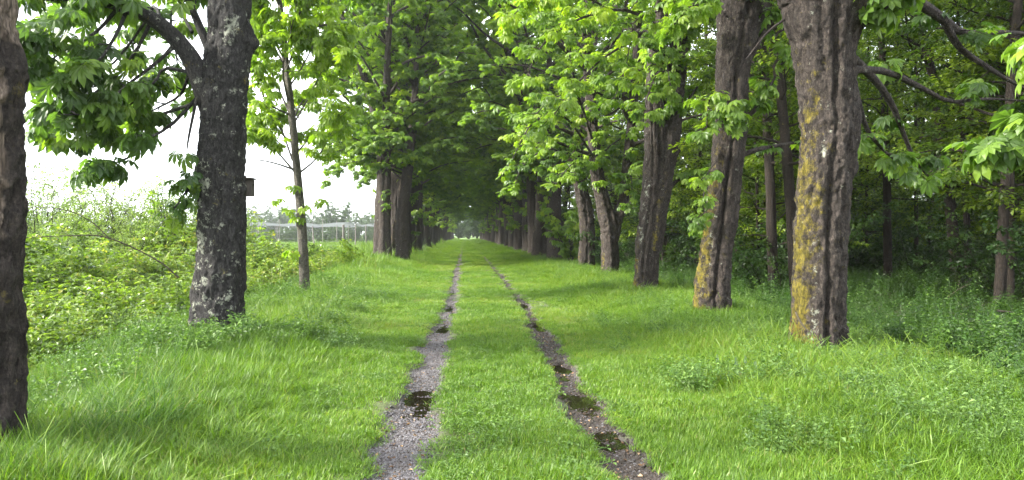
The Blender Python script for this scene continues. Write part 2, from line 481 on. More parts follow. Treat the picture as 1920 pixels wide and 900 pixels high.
PUDDLES = [  # x, y, half width, half length, wheel track
    (-0.44, 7.35, 0.20, 0.72, 'a'), (-0.37, 12.75, 0.15, 0.62, 'b'), (-0.35, 16.2, 0.12, 0.7, 'c'), (-0.35, 20.6, 0.11, 0.8, 'd'),
    (1.36, 13.2, 0.17, 0.95, 'e'), (1.17, 8.9, 0.13, 0.6, 'f'), (1.14, 7.25, 0.20, 0.55, 'g'), (1.13, 5.85, 0.16, 0.35, 'h'), (1.36, 21.5, 0.2, 1.3, 'i'), (1.36, 17.0, 0.14, 0.7, 'j')]

def track_mask(x, y):
    e = 0.075 * fbm(x * 4, y * 1.6, 0, 5) + 0.05 * fbm(x * 15, y * 11, 0, 9)
    dl = np.abs(x - xc_left(y)) - w_left(y) + e
    dr = np.abs(x - xc_right(y)) - w_right(y) + e
    fade = smooth(190, 110, y)
    return smooth(0.06, -0.05, dl) * fade, smooth(0.06, -0.05, dr) * fade

def land_base(x, y):
    """Lie of the land without the wheel ruts."""
    z = 0.05 * fbm(x * 0.35, y * 0.35, 0, 21, 2) * smooth(1.6, 3.0, np.abs(x - 0.4))
    z = z + 0.10 * smooth(1.9, 3.2, np.abs(x - 0.4)) * smooth(7.5, 5.0, np.abs(x - 0.4))
    z = z - 0.55 * smooth(-4.3, -6.2, x) * (1 - 0.55 * smooth(-7, -12, x)) * (1 - 0.7 * smooth(28, 44, y))
    z = z - 0.22 * smooth(-3.0, -3.9, x) * smooth(9.5, 6.5, y)
    z = z + 0.28 * smooth(14, 34, y) * smooth(-2.0, -4.5, x) * smooth(-16, -7, x)
    z = z - 0.12 * smooth(5.6, 8.5, x)
    z = z + 1.3 * smooth(250, 420, y)
    return z

def ground_z(x, y):
    x = np.asarray(x, float); y = np.asarray(y, float)
    z = land_base(x, y)
    tl, tr = track_mask(x, y)
    t = np.maximum(tl, tr)
    z = z - 0.045 * t + 0.012 * t * fbm(x * 7, y * 6, 0, 33)
    for (a, b, hw, hl, _) in PUDDLES:
        d = ((x - a) / hw) ** 2 + ((y - b) / hl) ** 2
        z = z - 0.035 * np.exp(-d * 0.9) * t
    z = z + 0.02 * fbm(x * 3, y * 3, 0, 44) * (1 - t)
    return z

def axis(parts):
    out = []
    for a, b, s in parts:
        out.append(np.arange(a, b, s))
    return np.concatenate(out)
xs = np.concatenate([-np.geomspace(900, 9.2, 34), axis([(-9, -4.2, 0.3), (-4.2, -1.0, 0.16), (-1.0, 1.9, 0.035), (1.9, 5.6, 0.16), (5.6, 9, 0.3)]), np.geomspace(9.2, 900, 34)])
ys = np.concatenate([axis([(-30, -2, 4), (-2, 4.2, 0.8), (4.2, 14, 0.05), (14, 26, 0.12), (26, 60, 0.5)]), np.geomspace(60, 1500, 60)])
GX, GY = np.meshgrid(xs, ys)
GZ = ground_z(GX, GY)
nx_, ny_ = len(xs), len(ys)
i = np.arange(ny_ - 1)[:, None] * nx_ + np.arange(nx_ - 1)[None]
q = np.stack([i, i + 1, i + nx_ + 1, i + nx_], -1).reshape(-1, 4)
tl, tr = track_mask(GX, GY)
pw = 0
for (a, b, hw, hl, _) in PUDDLES:
    pw = np.maximum(pw, np.exp(-(((GX - a) / (hw * 2.0)) ** 2 + ((GY - b) / (hl * 1.9)) ** 2)))
wetm = np.clip(np.maximum(tr * (0.72 + 0.28 * smooth(-0.3, 0.4, fbm(GX * 2, GY * 1.2, 0, 61))), tl * smooth(0.25, 0.6, pw)) * smooth(40, 25, GY) + 0.5 * tr * smooth(25, 40, GY), 0, 1)
fieldm = np.clip(smooth(26, 75, GY) * smooth(9, 6, GX) + smooth(-9, -16, GX) * smooth(12, 30, GY), 0, 1)
woodm = smooth(6.2, 8.5, GX + 0.8 * fbm(GX * 0.5, GY * 0.5, 0, 71)) * (0.5 + 0.5 * smooth(-0.2, 0.3, fbm(GX * 0.22, GY * 0.22, 0, 72)))
me = make_mesh('ground', np.stack([GX, GY, GZ], -1), quads=q, smoothed=True, mats=[M['ground']],
               attrs={'track': np.maximum(tl, tr), 'wet': wetm, 'field': fieldm, 'woodfloor': woodm})
g = link('ground', me)
tag(g, kind='structure')

for (a, b, hw, hl, nm) in PUDDLES:
    th = np.linspace(0, 2 * np.pi, 40, endpoint=False)
    rr_ = 1.25 + 0.22 * vnoise(np.cos(th) * 2 + a * 7, np.sin(th) * 2 + b, 0, 91)
    vx, vy = a + hw * rr_ * np.cos(th), b + hl * rr_ * np.sin(th)
    zc = float(land_base(np.array(a), np.array(b))) - 0.062
    v = np.vstack([np.stack([vx, vy, np.full(40, zc)], 1), [[a, b, zc]]])
    t = [[k, (k + 1) % 40, 40] for k in range(40)]
    o = link('puddle', make_mesh('puddle', v, tris=t, mats=[M['water']]))
    tag(o, kind='structure')

# ------------------------------------------------------------------ leaves
def palm_template(nl=7, detail=True, droop=0.35, L0=1.0):
    angs = np.linspace(-1, 1, nl) * R(112 if nl == 7 else 95)
    V, T = [], []
    for a in angs:
        l = L0 * (1.0 - 0.42 * (abs(a) / R(112)) ** 1.5)
        wd = 0.225 * l
        if detail:
            r = np.array([0.03, 0.42, 0.74, 0.66, 1.0, 0.74, 0.42]) * l
            s = np.array([0, -wd * 0.62, -wd, 0, 0, wd, wd * 0.62])
            z = -droop * (r / L0) ** 2 * 0.9 + np.array([0, 0.035, 0.05, -0.02, -0.05, 0.05, 0.035]) * l
        else:
            r = np.array([0.03, 0.66, 1.0, 0.66]) * l
            s = np.array([0, -wd, 0, wd])
            z = -droop * (r / L0) ** 2 * 0.9 + np.array([0, 0.05, -0.04, 0.05]) * l
        ca, sa = math.cos(a), math.sin(a)
        v = np.stack([r * ca - s * sa, r * sa + s * ca, z], 1)
        n = len(V) * len(v)
        if detail:
            T += [[n, n + 1, n + 3], [n + 1, n + 2, n + 3], [n + 2, n + 4, n + 3], [n + 4, n + 5, n + 3], [n + 5, n + 6, n + 3], [n + 6, n, n + 3]]
        else:
            T += [[n, n + 1, n + 2], [n, n + 2, n + 3]]
        V.append(v)
    return np.concatenate(V), np.array(T)
PALM = [palm_template(7, True, d) for d in (0.25, 0.5, 0.85)]
PALM_FAR = [palm_template(5, False, d) for d in (0.3, 0.6)]
def oval_template(wd=0.3, droop=0.15):
    V = np.array([[0, 0, 0], [0.5, -wd, 0.06], [1, 0, -droop], [0.5, wd, 0.06]])
    return V, np.array([[0, 1, 2], [0, 2, 3]])
OVAL = [oval_template(0.3, 0.12), oval_template(0.34, 0.3)]

def place_leaves(pos, fwd, up, size, tmpl, rng):
    """All leaves of one crown as arrays: pos, fwd, up (N,3), size (N)."""
    fwd = unit(fwd)
    up = unit(up - fwd * np.sum(up * fwd, 1, keepdims=True))
    side = np.cross(up, fwd)
    Rm = np.stack([fwd, side, up], 2)
    pick = rng.integers(0, len(tmpl), len(pos))
    Vs, Ts, Id, n = [], [], [], 0
    for k, (V, T) in enumerate(tmpl):
        ix = np.where(pick == k)[0]
        if not len(ix): continue
        v = np.einsum('nij,vj->nvi', Rm[ix], V) * size[ix, None, None] + pos[ix, None]
        t = T[None] + (np.arange(len(ix)) * len(V))[:, None, None] + n
        n += len(ix) * len(V)
        Vs.append(v.reshape(-1, 3)); Ts.append(t.reshape(-1, 3)); Id.append(np.repeat(ix, len(V)))
    return np.concatenate(Vs), np.concatenate(Ts), np.concatenate(Id)

class Tree:
    """Wood (tubes) and leaf anchors of one plant, in its own coordinates."""
    def __init__(s, seed):
        s.rng = np.random.default_rng(seed)
        s.wood, s.twig = Acc(), Acc()
        s.lp, s.lf, s.lu, s.ls, s.lt = [], [], [], [], []
    def limb(s, start, d, length, r0, n=8, rise=0.0, droop=0.3, wob=0.12, taper=0.25, seg=7, wood=True):
        d = unit(d)
        P = [np.asarray(start, float)]
        st = length / (n - 1)
        for k in range(n - 1):
            t = k / (n - 1)
            d = unit(d + np.array([0, 0, rise * (1 - t) - droop * t * 0.55]) * 0.6 + s.rng.normal(0, wob, 3) * np.array([1, 1, 0.7]))
            P.append(P[-1] + d * st)
        P = np.array(P)
        if wood:
            tube(s.wood if r0 > 0.022 else s.twig, P, r0 * (1 - (1 - taper) * np.linspace(0, 1, n) ** 0.8), seg)
        return P
    def leaves(s, p, d, k, size, tint, petiole=0.14, sag=0.35, spread=0.35):
        rng = s.rng
        az0 = math.atan2(d[1], d[0])
        az = az0 + np.linspace(-1, 1, k) * 2.2 + rng.normal(0, 0.3, k)
        pit = rng.normal(-sag, spread, k)
        f = np.stack([np.cos(az) * np.cos(pit), np.sin(az) * np.cos(pit), np.sin(pit)], 1)
        pe = petiole * rng.uniform(0.5, 1.25, k)
        f0 = f.copy(); f0[:, 2] += 0.4
        s.lp.append(p + unit(f0) * pe[:, None])
        s.lf.append(f)
        s.lu.append(np.array([0, 0, 1.0]) + rng.normal(0, 0.3, (k, 3)))
        s.ls.append(size * rng.uniform(0.7, 1.2, k))
        s.lt.append(np.clip(tint + rng.normal(0, 0.12, k), 0, 1))
    def clothe(s, P, nsub, ln, size, tint, per=4, k=4, droop=0.5, t0=0.2, sag=0.35, r=0.014, up=0.15, keep=None, petiole=0.14):
        """Side twigs with leaf whorls along the branch P."""
        rng = s.rng
        n = len(P)
        for j in range(nsub):
            t = t0 + (1 - t0) * (j + rng.uniform(0.1, 0.9)) / nsub
            f = t * (n - 1); i = min(int(f), n - 2)
            p = P[i] + (P[i + 1] - P[i]) * (f - i)
            tan = unit(P[i + 1] - P[i])
            sd = unit(np.cross(tan, [0, 0, 1.0]) + 1e-6)
            sg = 1 if j % 2 else -1
            d = unit(sg * sd * rng.uniform(0.5, 1.0) + tan * rng.uniform(0.2, 0.9) + np.array([0, 0, up + rng.normal(0, 0.3)]))
            l = ln * rng.uniform(0.55, 1.2) * (1.0 - 0.35 * t)
            if keep is not None and not keep(p + d * l): continue
            Q = s.limb(p, d, l, r, 6, 0.1, droop, 0.12, 0.35, 4)
            tj = tint + rng.normal(0, 0.17)
            for m_ in range(per):
                fm = (0.25 + 0.75 * (m_ + 1) / per) * 5
                im = min(int(fm), 4)
                q = Q[im] + (Q[im + 1] - Q[im]) * min(fm - im, 1)
                s.leaves(q, unit(Q[im + 1] - Q[im]), k, size, tj, petiole, sag)
        s.leaves(P[-1], unit(P[-1] - P[-2]), k + 1, size, tint, petiole, sag)
    def crown_mesh(s, name, tmpl, mat):
        lp, lf, lu, ls, lt = [np.concatenate(a) for a in (s.lp, s.lf, s.lu, s.ls, s.lt)]
        v, t, idx = place_leaves(lp, lf, lu, ls, tmpl, s.rng)
        return make_mesh(name, v, tris=t, attrs={'tint': lt[idx]}, mats=[mat])

# ------------------------------------------------------------------ trunks
def trunk(acc, path, rad, seed, seg=64, step=0.035, lobes=0.07, grooves=(), bumps=(), bark=0.02, flare=0.35, zfl=0.28, moss=None, lichen=0.0, wood=None, cap=True, knots=0):
    """Fluted, furrowed trunk round path (k,3) with radii rad (k)."""
    path = np.asarray(path, float); rad = np.asarray(rad, float)
    ln = np.sum(np.linalg.norm(np.diff(path, axis=0), axis=1))
    n = int(max(12, min(240, ln / step)))
    pr = spline(np.column_stack([path, rad]), n)
    P, Rr = pr[:, :3], np.maximum(pr[:, 3], 0.004)
    T, Nn, B = frames(P)
    # keep angle 0 at +X
    X = unit(np.array([1.0, 0, 0]) - T * T[:, :1]); Yv = np.cross(T, X)
    th = np.linspace(0, 2 * np.pi, seg, endpoint=False)[None]
    z = P[:, 2:3]
    hs = z - path[0, 2] - 0.3
    rng = np.random.default_rng(seed)
    ph = rng.uniform(0, 6.28, 6)
    prof = 1 + lobes * np.cos(2 * th + ph[0] + 0.25 * z) + lobes * 0.8 * np.cos(3 * th + ph[1] - 0.3 * z) + lobes * 0.5 * np.cos(5 * th + ph[2] + 0.5 * z)
    fl = np.exp(-np.clip(hs, 0, None) / zfl)
    prof = prof + flare * fl * (0.55 + 0.45 * np.cos(5 * th + ph[3]))
    gm = 0
    for (a, wd, dp, tw, z0, z1) in grooves:
        aa = R(a) + tw * (z - 1.0) + 0.10 * vnoise(z * 1.3, a * 0.37, 0, seed + 31)
        d = np.angle(np.exp(1j * (th - aa)))
        gg = np.exp(-(d / wd) ** 2) * smooth(z0 - 0.3, z0 + 0.2, z) * smooth(z1 + 0.4, z1 - 0.2, z)
        prof = prof - dp * gg * (0.75 + 0.45 * vnoise(z * 1.1, a * 0.53, 0, seed + 37))
    kn = [(rng.uniform(0, 360), path[0, 2] + rng.uniform(0.5, 5.0), rng.uniform(0.16, 0.4), rng.uniform(0.06, 0.16), rng.uniform(0.06, 0.15)) for _ in range(knots)]
    kn += [(a, zc, sa * 0.45, sz * 0.45, -h * 0.8) for (a, zc, sa, sz, h) in kn]
    for (a, zc, sa, sz, h) in list(bumps) + kn:
        d = np.angle(np.exp(1j * (th - R(a))))
        prof = prof + h * np.exp(-(d / sa) ** 2 - ((z - zc) / sz) ** 2)
    r0 = Rr[:, None]
    cx, sy = np.cos(th), np.sin(th)
    k = 1.0 / 0.09
    ridg = 1 - 2 * np.abs(vnoise(cx * r0 * k + 3 * vnoise(cx * 2, sy * 2, z * 1.4, seed + 3), sy * r0 * k, z * 5.0, seed))
    fine = fbm(cx * r0 * 30, sy * r0 * 30, z * 17, seed + 5, 2)
    lump = fbm(cx * 1.6, sy * 1.6, z * 1.6, seed + 8, 2)
    rr = r0 * prof + (bark * (1.05 * ridg + 0.75 * fine) + 0.035 * lump) * np.clip(r0 / 0.3, 0.15, 1)
    V = P[:, None] + rr[..., None] * (cx[..., None] * X[:, None] + sy[..., None] * Yv[:, None])
    i = np.arange(n - 1)[:, None] * seg
    j = np.arange(seg)[None]; kk = (j + 1) % seg
    q = np.stack([i + j, i + kk, i + seg + kk, i + seg + j], -1).reshape(-1, 4)
    at = {'moss': np.zeros(n * seg + 1), 'lichen': np.full(n * seg + 1, float(lichen))}
    if moss is not None:
        a0, sp, zt, amt = moss[:4]
        d = np.angle(np.exp(1j * (th - R(a0))))
        mval = amt * np.exp(-(d / sp) ** 2) * smooth(zt + 1.0, zt - 1.0, z + 0 * th) + 0.5 * amt * np.exp(-(d / (sp * 1.5)) ** 2) * fl
        at['moss'][:-1] = np.clip(mval, 0, 1).ravel()
        if len(moss) > 4:
            for (a, zc, sa, sz, amt2) in moss[4]:
                d = np.angle(np.exp(1j * (th - R(a))))
                at['lichen'][:-1] += (amt2 * np.exp(-(d / sa) ** 2 - ((z - zc) / sz) ** 2)).ravel()
    if wood is not None:
        at['wood'] = np.zeros(n * seg + 1)
        wv = 0
        for (a, zc, sa, sz) in wood:
            d = np.angle(np.exp(1j * (th - R(a) - 0.3 * vnoise(z * 2, 0, 0, seed + 12))))
            wv = np.maximum(wv, np.exp(-(d / sa) ** 4 - ((z - zc) / sz) ** 4))
        at['wood'][:-1] = smooth(0.3, 0.55, wv + 0.25 * fine).ravel()
    elif 'wood' in acc.a:
        at['wood'] = np.zeros(n * seg + 1)
    tip = np.array([[(n - 1) * seg + a, (n - 1) * seg + (a + 1) % seg, n * seg] for a in range(seg)])
    acc.add(np.vstack([V.reshape(-1, 3), P[-1] + T[-1] * Rr[-1] * 0.4]), tris=tip if cap else None, quads=q, **at)

def photo_trunk(rows, Y, base_z, up=None):
    """rows of (v, u_left, u_right) from the photo -> path and radii in metres relative to the tree's base."""
    rows = sorted(rows, key=lambda r: -r[0])
    pts = np.array([px((a + b) / 2, v, Y) for v, a, b in rows])
    rad = np.array([(b - a) / 2 * Y / F for v, a, b in rows])
    base = np.array([pts[0, 0], Y, base_z])
    pts = np.vstack([[pts[0, 0], Y, base_z - 0.3], pts]) if pts[0, 2] > base_z - 0.25 else pts
    rad = np.concatenate([[rad[0]], rad]) if len(pts) > len(rad) else rad
    if up is not None:
        for (dx, dy, z, r) in up:
            pts = np.vstack([pts, [base[0] + dx, Y + dy, z]]); rad = np.append(rad, r)
    return pts - base, rad, base

def gz(x, y): return float(ground_z(np.array(x), np.array(y)))

def crown_limbs(T, leaders, z0, z1, n, rad, size, tint, nsub, per, k, keep=None, ln=1.3, droop=0.55, ph=0.0, wood=True):
    """Limbs in a spiral off the leaders, arching out and hanging at their ends."""
    rng = T.rng
    for j in range(n):
        z = z0 + (z1 - z0) * ((j + rng.uniform(0, 0.8)) / n) ** 0.95
        ld = leaders[j % len(leaders)]
        zz = ld[:, 2]
        z_ = min(max(z, zz[0]), zz[-1] - 0.05)
        p = np.array([np.interp(z_, zz, ld[:, a]) for a in range(3)])
        az = j * 2.39996 + ph + rng.normal(0, 0.25)
        h = (z - z0) / max(z1 - z0, 1e-3)
        l = rad * (0.72 + 0.5 * math.sin(math.pi * min(h * 0.95 + 0.12, 1)) - 0.35 * h ** 3) * rng.uniform(0.85, 1.12)
        el = 0.25 + 0.65 * h
        d = np.array([math.cos(az) * math.cos(el), math.sin(az) * math.cos(el), math.sin(el)])
        if keep is not None and not keep(p + d * l * 0.8): continue
        P = T.limb(p, d, l, 0.035 + 0.012 * l, 10, 0.10, droop, 0.13, 0.2, 7)
        T.clothe(P, nsub, ln, size, tint + 0.12 * (h - 0.5), per, k, 0.55, 0.15, keep=keep)  # upper leaves tinted brighter: light from above put into their colour

def generic_chestnut(seed, far):
    T = Tree(seed)
    rng = T.rng
    acc = T.wood
    acc.a['wood'] = []; del acc.a['wood']
    H = rng.uniform(4.6, 6.0)
    r = rng.uniform(0.42, 0.54)
    lean = rng.normal(0, 0.12, 2)
    main = np.array([[0, 0, -0.3], [0, 0, 0.3], [lean[0] * 0.4, lean[1] * 0.4, 2.2], [lean[0], lean[1], H]])
    W = Acc()
    trunk(W, main, [r * 1.1, r * 1.05, r * 0.92, r * 0.86], seed, seg=36 if far else 56, step=0.12 if far else 0.06, lobes=0.10, grooves=[(rng.uniform(0, 360), 0.25, 0.16, 0.1, 0, 9), (rng.uniform(0, 360), 0.2, 0.14, -0.1, 0, 9)], bark=0.022, moss=(180, 0.9, 1.5, 0.35))
    lds = []
    nl = 2 if seed % 2 else 3
    a0 = rng.uniform(0, 6.28)
    for k in range(nl):
        a = a0 + k * 2 * math.pi / nl
        st = main[-1] + np.array([0, 0, -0.5])
        d = np.array([math.cos(a) * 0.32, math.sin(a) * 0.32, 1.0])
        P = T.limb(st, d, rng.uniform(12.5, 14.5), r * 0.62, 12, 0.03, 0.0, 0.05, 0.12, 10, wood=False)
        trunk(W, P, np.linspace(r * 0.62, 0.04, 12), seed + 40 + k, seg=16 if far else 24, step=0.25, lobes=0.06, flare=0, bark=0.02)
        lds.append(P)
    full = [np.vstack([main[1:-1], P]) for P in lds]
    crown_limbs(T, full, 5.0, 18.0, 36 if far else 42, 4.8 if far else 5.2, 0.195 if not far else 0.26, 0.52, 10 if far else 12, 5, 4, droop=0.5 if far else 0.6)
    for P in full:
        T.clothe(P, 40, 1.5, 0.21 if not far else 0.27, 0.55, 4, 4, 0.5, 0.05)
    for j in range(3 if far else 7):   # low boughs that hang
        az = j * 2.4 + seed
        z = rng.uniform(4.9, 6.0)
        Q = T.limb((lean[0] * 0.7, lean[1] * 0.7, z), np.array([math.cos(az), math.sin(az), 0.25]), rng.uniform(3.2, 5.0), 0.06, 10, 0.10, 0.45, 0.14, 0.2, 6)
        T.clothe(Q, 12, 1.1, 0.195 if not far else 0.28, 0.45, 5, 4, 0.8, 0.25)
    for a in (T.wood, T.twig):
        if a.v:
            W.add(np.concatenate(a.v), np.concatenate(a.t), np.concatenate(a.q), moss=0.0, lichen=0.0)
    return W.mesh('chestnut_trunk', [M['bark']], True), T.crown_mesh('chestnut_crown', PALM_FAR if far else PALM, M['fresh'])

NEAR = [generic_chestnut(s, False) for s in (101, 102, 103)]
FARV = [generic_chestnut(s, True) for s in (104, 105, 106)]

def finish(name, T, W, base, label, group, mat_bark, mat_leaf, tmpl, cat='tree'):
    for a in (T.wood, T.twig):
        if a.v:
            ex = {k: 0.0 for k in W.a}
            W.add(np.concatenate(a.v), np.concatenate(a.t), np.concatenate(a.q), **ex)
    e = empty(name, base, label, cat, group)
    link('trunk', W.mesh('trunk', [mat_bark], True), e)
    if T.lp:
        link('crown', T.crown_mesh('crown', tmpl, mat_leaf), e)
    return e

GL, GR = 'chestnuts of the field-side row', 'chestnuts of the wood-side row'

# ---- the dead snag at the picture's edge
Y = 5.0
bz = gz(-3.27, Y)
W = Acc(); W.a['wood'] = []
rows = [(830, -112, 26), (600, -112, 25), (400, -110, 25), (270, -110, 25), (180, -108, 28), (110, -100, 29), (60, -84, 18), (0, -78, 14)]
P, rd, base = photo_trunk(rows, Y, bz, up=[(0.04, 0, 4.1, 0.18), (0.06, 0, 4.7, 0.13), (0.10, 0, 5.2, 0.05)])
trunk(W, P, rd, 7, seg=128, step=0.022, lobes=0.05, grooves=[(-75, 0.22, 0.10, 0.05, 0.9, 3.6), (-50, 0.12, 0.10, -0.05, -1, 2.2)], bumps=[(0, 3.05 - bz, 0.5, 0.22, 0.10), (-40, 2.4 - bz, 0.25, 0.12, 0.14), (-60, 1.9 - bz, .2, .08, .1)], bark=0.03, flare=0.18,
      wood=[(-24, 1.12 - bz, 0.17, 0.42), (-14, 1.95 - bz, 0.20, 0.36), (-8, 3.15 - bz, 0.6, 0.26), (-24, 2.5 - bz, 0.13, 0.25)])
T = Tree(7)
finish('dead_tree', T, W, base, 'broken dead trunk with peeling bark and torn bare wood, opposite the nettles', None, M['snag'], None, None)

# ---- big dark chestnut with the nest box
Y = 10.5
KY = 10.5 / 11.7
bz = gz(-3.55, Y)
W = Acc()
rows = [(632, 355, 456), (570, 362, 458), (500, 368, 459), (400, 372, 460), (330, 369, 460), (200, 380, 463), (130, 383, 470), (70, 388, 474), (0, 392, 474)]
P, rd, base = photo_trunk(rows, Y, bz, up=[(0.35, 0.1, 7.0, 0.30), (0.5, 0.2, 10.0, 0.2), (0.55, 0.2, 14.5, 0.05)])
zb = lambda v: 1.6 + (440 - v) * Y / F - bz
trunk(W, P, rd * 0.94, 11, knots=4, seg=112, step=0.035, lobes=0.035, bumps=[(180, zb(345), 0.4, 0.10, 0.20), (0, zb(78), 0.35, 0.10, 0.34), (-10, zb(90), 0.3, 0.2, 0.12)], bark=0.024, flare=0.30, zfl=0.2, lichen=0.0,
      moss=(200, 0.8, 0.6, 0.25, [(-120, zb(450), 0.5, 1.2, 0.35), (-60, zb(560), .5, .5, .3), (-70, zb(60), .3, .15, .6)]))
T = Tree(11)
def wpath(pts, base, n=14):
    return spline(np.array([px(u, v, y * KY) for u, v, y in pts]) - base, n)
P1 = wpath([(395, 205, 11.7), (368, 130, 11.6), (340, 85, 11.5), (290, 38, 11.3), (225, 10, 11.0), (140, -6, 10.7), (60, -5, 10.4)], base, 18)
tube(T.wood, P1, np.linspace(0.16, 0.045, 18), 10)
P2 = wpath([(400, 110, 11.8), (372, 45, 11.9), (350, -10, 12.0), (330, -70, 12.1)], base, 10)
tube(T.wood, P2, np.linspace(0.075, 0.03, 10), 8)
subs = [[(335, 80, 11.5), (290, 120, 11.3), (225, 170, 11.0), (185, 210, 10.8), (120, 215, 10.5)],
        [(285, 36, 11.3), (255, 95, 11.3), (215, 145, 11.2), (150, 190, 11.1), (100, 200, 11.0)],
        [(372, 140, 11.6), (310, 128, 11.5), (290, 155, 11.4), (240, 200, 11.2), (200, 232, 11.1)],
        [(372, 180, 11.7), (320, 235, 11.5), (270, 265, 11.3), (235, 300, 11.2), (165, 315, 11.0)],
        [(225, 10, 11.0), (180, 60, 10.9), (120, 95, 10.7), (75, 130, 10.6)],
        [(300, 42, 11.3), (290, 10, 11.9), (260, 60, 12.2), (200, 130, 12.5), (130, 165, 12.6), (70, 240, 12.6)],
        [(240, 15, 11.0), (215, 70, 10.6), (180, 120, 10.4), (140, 140, 10.2)],
        [(360, 115, 11.6), (340, 175, 12.0), (300, 200, 12.3), (270, 215, 12.4)],
        [(150, -6, 10.7), (120, 30, 10.3), (80, 60, 10.0), (50, 65, 9.8)],
        [(376, 150, 11.7), (355, 250, 11.3), (350, 285, 11.1)],
        [(376, 190, 12.0), (300, 215, 12.6), (240, 235, 12.9), (150, 265, 13.1), (90, 260, 13.2)],
        [(360, 60, 11.9), (330, 20, 12.6), (280, 60, 13.2), (220, 100, 13.6), (120, 120, 13.8)],
        [(345, 0, 12.0), (320, 30, 12.8), (330, 100, 13.4), (340, 190, 13.8)],
        [(250, 14, 11.0), (200, 8, 11.8), (140, 30, 12.4), (90, 90, 12.8)]]
for sp in subs:
    Q = wpath(sp, base, 10)
    tube(T.twig, Q, np.linspace(0.030, 0.008, 10), 5)
    T.clothe(Q, 6, 0.62, 0.19, 0.30, 3, 4, 0.75, 0.22, sag=0.65, keep=lambda q: not (q[0] > -0.75 and q[2] < 4.6))
T.clothe(P1, 8, 0.75, 0.20, 0.33, 3, 4, 0.3, 0.55, sag=0.5, up=0.5)
T.clothe(P2, 6, 0.7, 0.20, 0.4, 3, 4, 0.5, 0.3)
Q = wpath([(372, 345, 11.6), (355, 352, 11.4), (338, 375, 11.3), (325, 395, 11.25)], base, 6)
tube(T.twig, Q, np.linspace(0.022, 0.008, 6), 5)
T.clothe(Q, 3, 0.14, 0.18, 0.35, 2, 2, 0.8, 0.3, sag=0.9)
Q = wpath([(372, 290, 11.5), (362, 325, 11.4), (350, 345, 11.3)], base, 5)
T.clothe(Q, 3, 0.18, 0.15, 0.3, 2, 3, 0.8, 0.3, sag=0.6)
keepL1 = lambda q: q[2] > 5.6 - bz + 0.0 * q[0]
crown_limbs(T, [P[2:]], 5.7, 13.5, 13, 3.6, 0.2, 0.45, 8, 4, 4, keep=keepL1, ph=1.0)
finish('chestnut_tree', T, W, base, 'thick dark grey chestnut with a nest box and a long drooping limb', GL, M['bark_dark'], M['chestnut'], PALM)

# nest box hanging on its far flank
nb = empty('nest_box', tuple(px(465, 368, 10.7)), 'small dark wooden nest box fixed to the thick dark chestnut', 'nest box')
a = Acc(); box(a, (0, 0, 0.12), (0.15, 0.16, 0.24)); link('body', a.mesh('body', [M['box']]), nb)
a = Acc(); box(a, (0.0, -0.012, 0.255), (0.19, 0.22, 0.022)); link('roof', a.mesh('roof', [M['box']]), nb)
a = Acc(); box(a, (-0.06, 0, 0.12), (0.06, 0.05, 0.36)); link('back_board', a.mesh('back_board', [M['box']]), nb)
a = Acc(); tube(a, [(0.07, 0, 0.17), (0.079, 0, 0.17)], [0.018, 0.018], 16); link('entrance_hole', a.mesh('entrance_hole', [M['hole_shade']]), nb)  # solid black disc painted as the shade of an opening

# ---- slim young tree
KY = 1.0
Y = 18.0
bz = 0.05 + gz(-3.95, Y)
W = Acc()
rows = [(556, 562, 581), (470, 560, 577), (400, 556, 572), (300, 548, 562), (200, 539, 552), (100, 529, 540), (0, 519, 528)]
P, rd, base = photo_trunk(rows, Y, gz(-3.95, Y), up=[(-0.95, 0, 8.3, 0.035), (-1.1, 0, 9.6, 0.012)])
trunk(W, P, rd, 13, seg=32, step=0.06, lobes=0.03, bark=0.008, flare=0.12, zfl=.12, bumps=[(180, 1.75, .8, .06, .3)])
T = Tree(13)
for sp, ns in [([(552, 322, 18), (520, 285, 17.7), (495, 262, 17.5), (458, 245, 17.3)], 7), ([(548, 300, 18), (525, 235, 18.3), (505, 205, 18.5), (455, 175, 18.8)], 7),
           ([(560, 325, 18), (590, 300, 17.6), (615, 262, 17.3), (640, 205, 17.0)], 7), ([(546, 240, 18), (580, 180, 17.8), (610, 120, 17.6), (640, 60, 17.5)], 10),
           ([(542, 210, 18), (515, 150, 18.3), (490, 90, 18.6), (470, 20, 18.8)], 9), ([(538, 170, 18), (575, 110, 18.5), (600, 50, 18.9), (625, -20, 19.2)], 10),
           ([(532, 110, 18), (500, 50, 17.6), (480, -10, 17.3)], 8), ([(530, 90, 18), (560, 30, 17.4), (590, -40, 17.1)], 9),
           ([(540, 190, 18), (530, 130, 17.3), (545, 60, 16.9), (560, -10, 16.8)], 8), ([(545, 250, 18), (560, 200, 19), (590, 170, 19.6), (645, 130, 20)], 9), ([(535, 140, 18), (555, 90, 17.6), (600, 70, 17.2), (650, 100, 17)], 9), ([(551, 318, 18), (515, 306, 17.8), (480, 300, 17.6), (455, 308, 17.5)], 0), ([(549, 270, 18), (515, 240, 18.6), (485, 225, 19), (450, 235, 19.3)], 8), ([(544, 215, 18), (500, 190, 17.2), (475, 120, 16.9), (465, 60, 16.8)], 9), ([(553, 290, 18), (585, 255, 18.5), (610, 235, 18.9), (640, 240, 19.2)], 6), ([(535, 120, 18), (490, 60, 18.8), (470, 30, 19.2)], 8)]:
    Q = wpath(sp, base, 9)
    tube(T.twig, Q, np.linspace(0.028, 0.008, 9), 5)
    if ns: T.clothe(Q, int(ns * 1.15), 0.75, 0.19, 0.6, 4, 3, 0.5, 0.25, sag=0.55)
for (u, v) in [(545, 395), (560, 408), (545, 470), (552, 350), (575, 385), (600, 375), (520, 375)]:
    p = px(u, v, 17.9) - base
    T.leaves(p, np.array([-1.0 if u < 565 else 1.0, 0, 0.1]), 5, 0.16, 0.6, 0.12, 0.5)
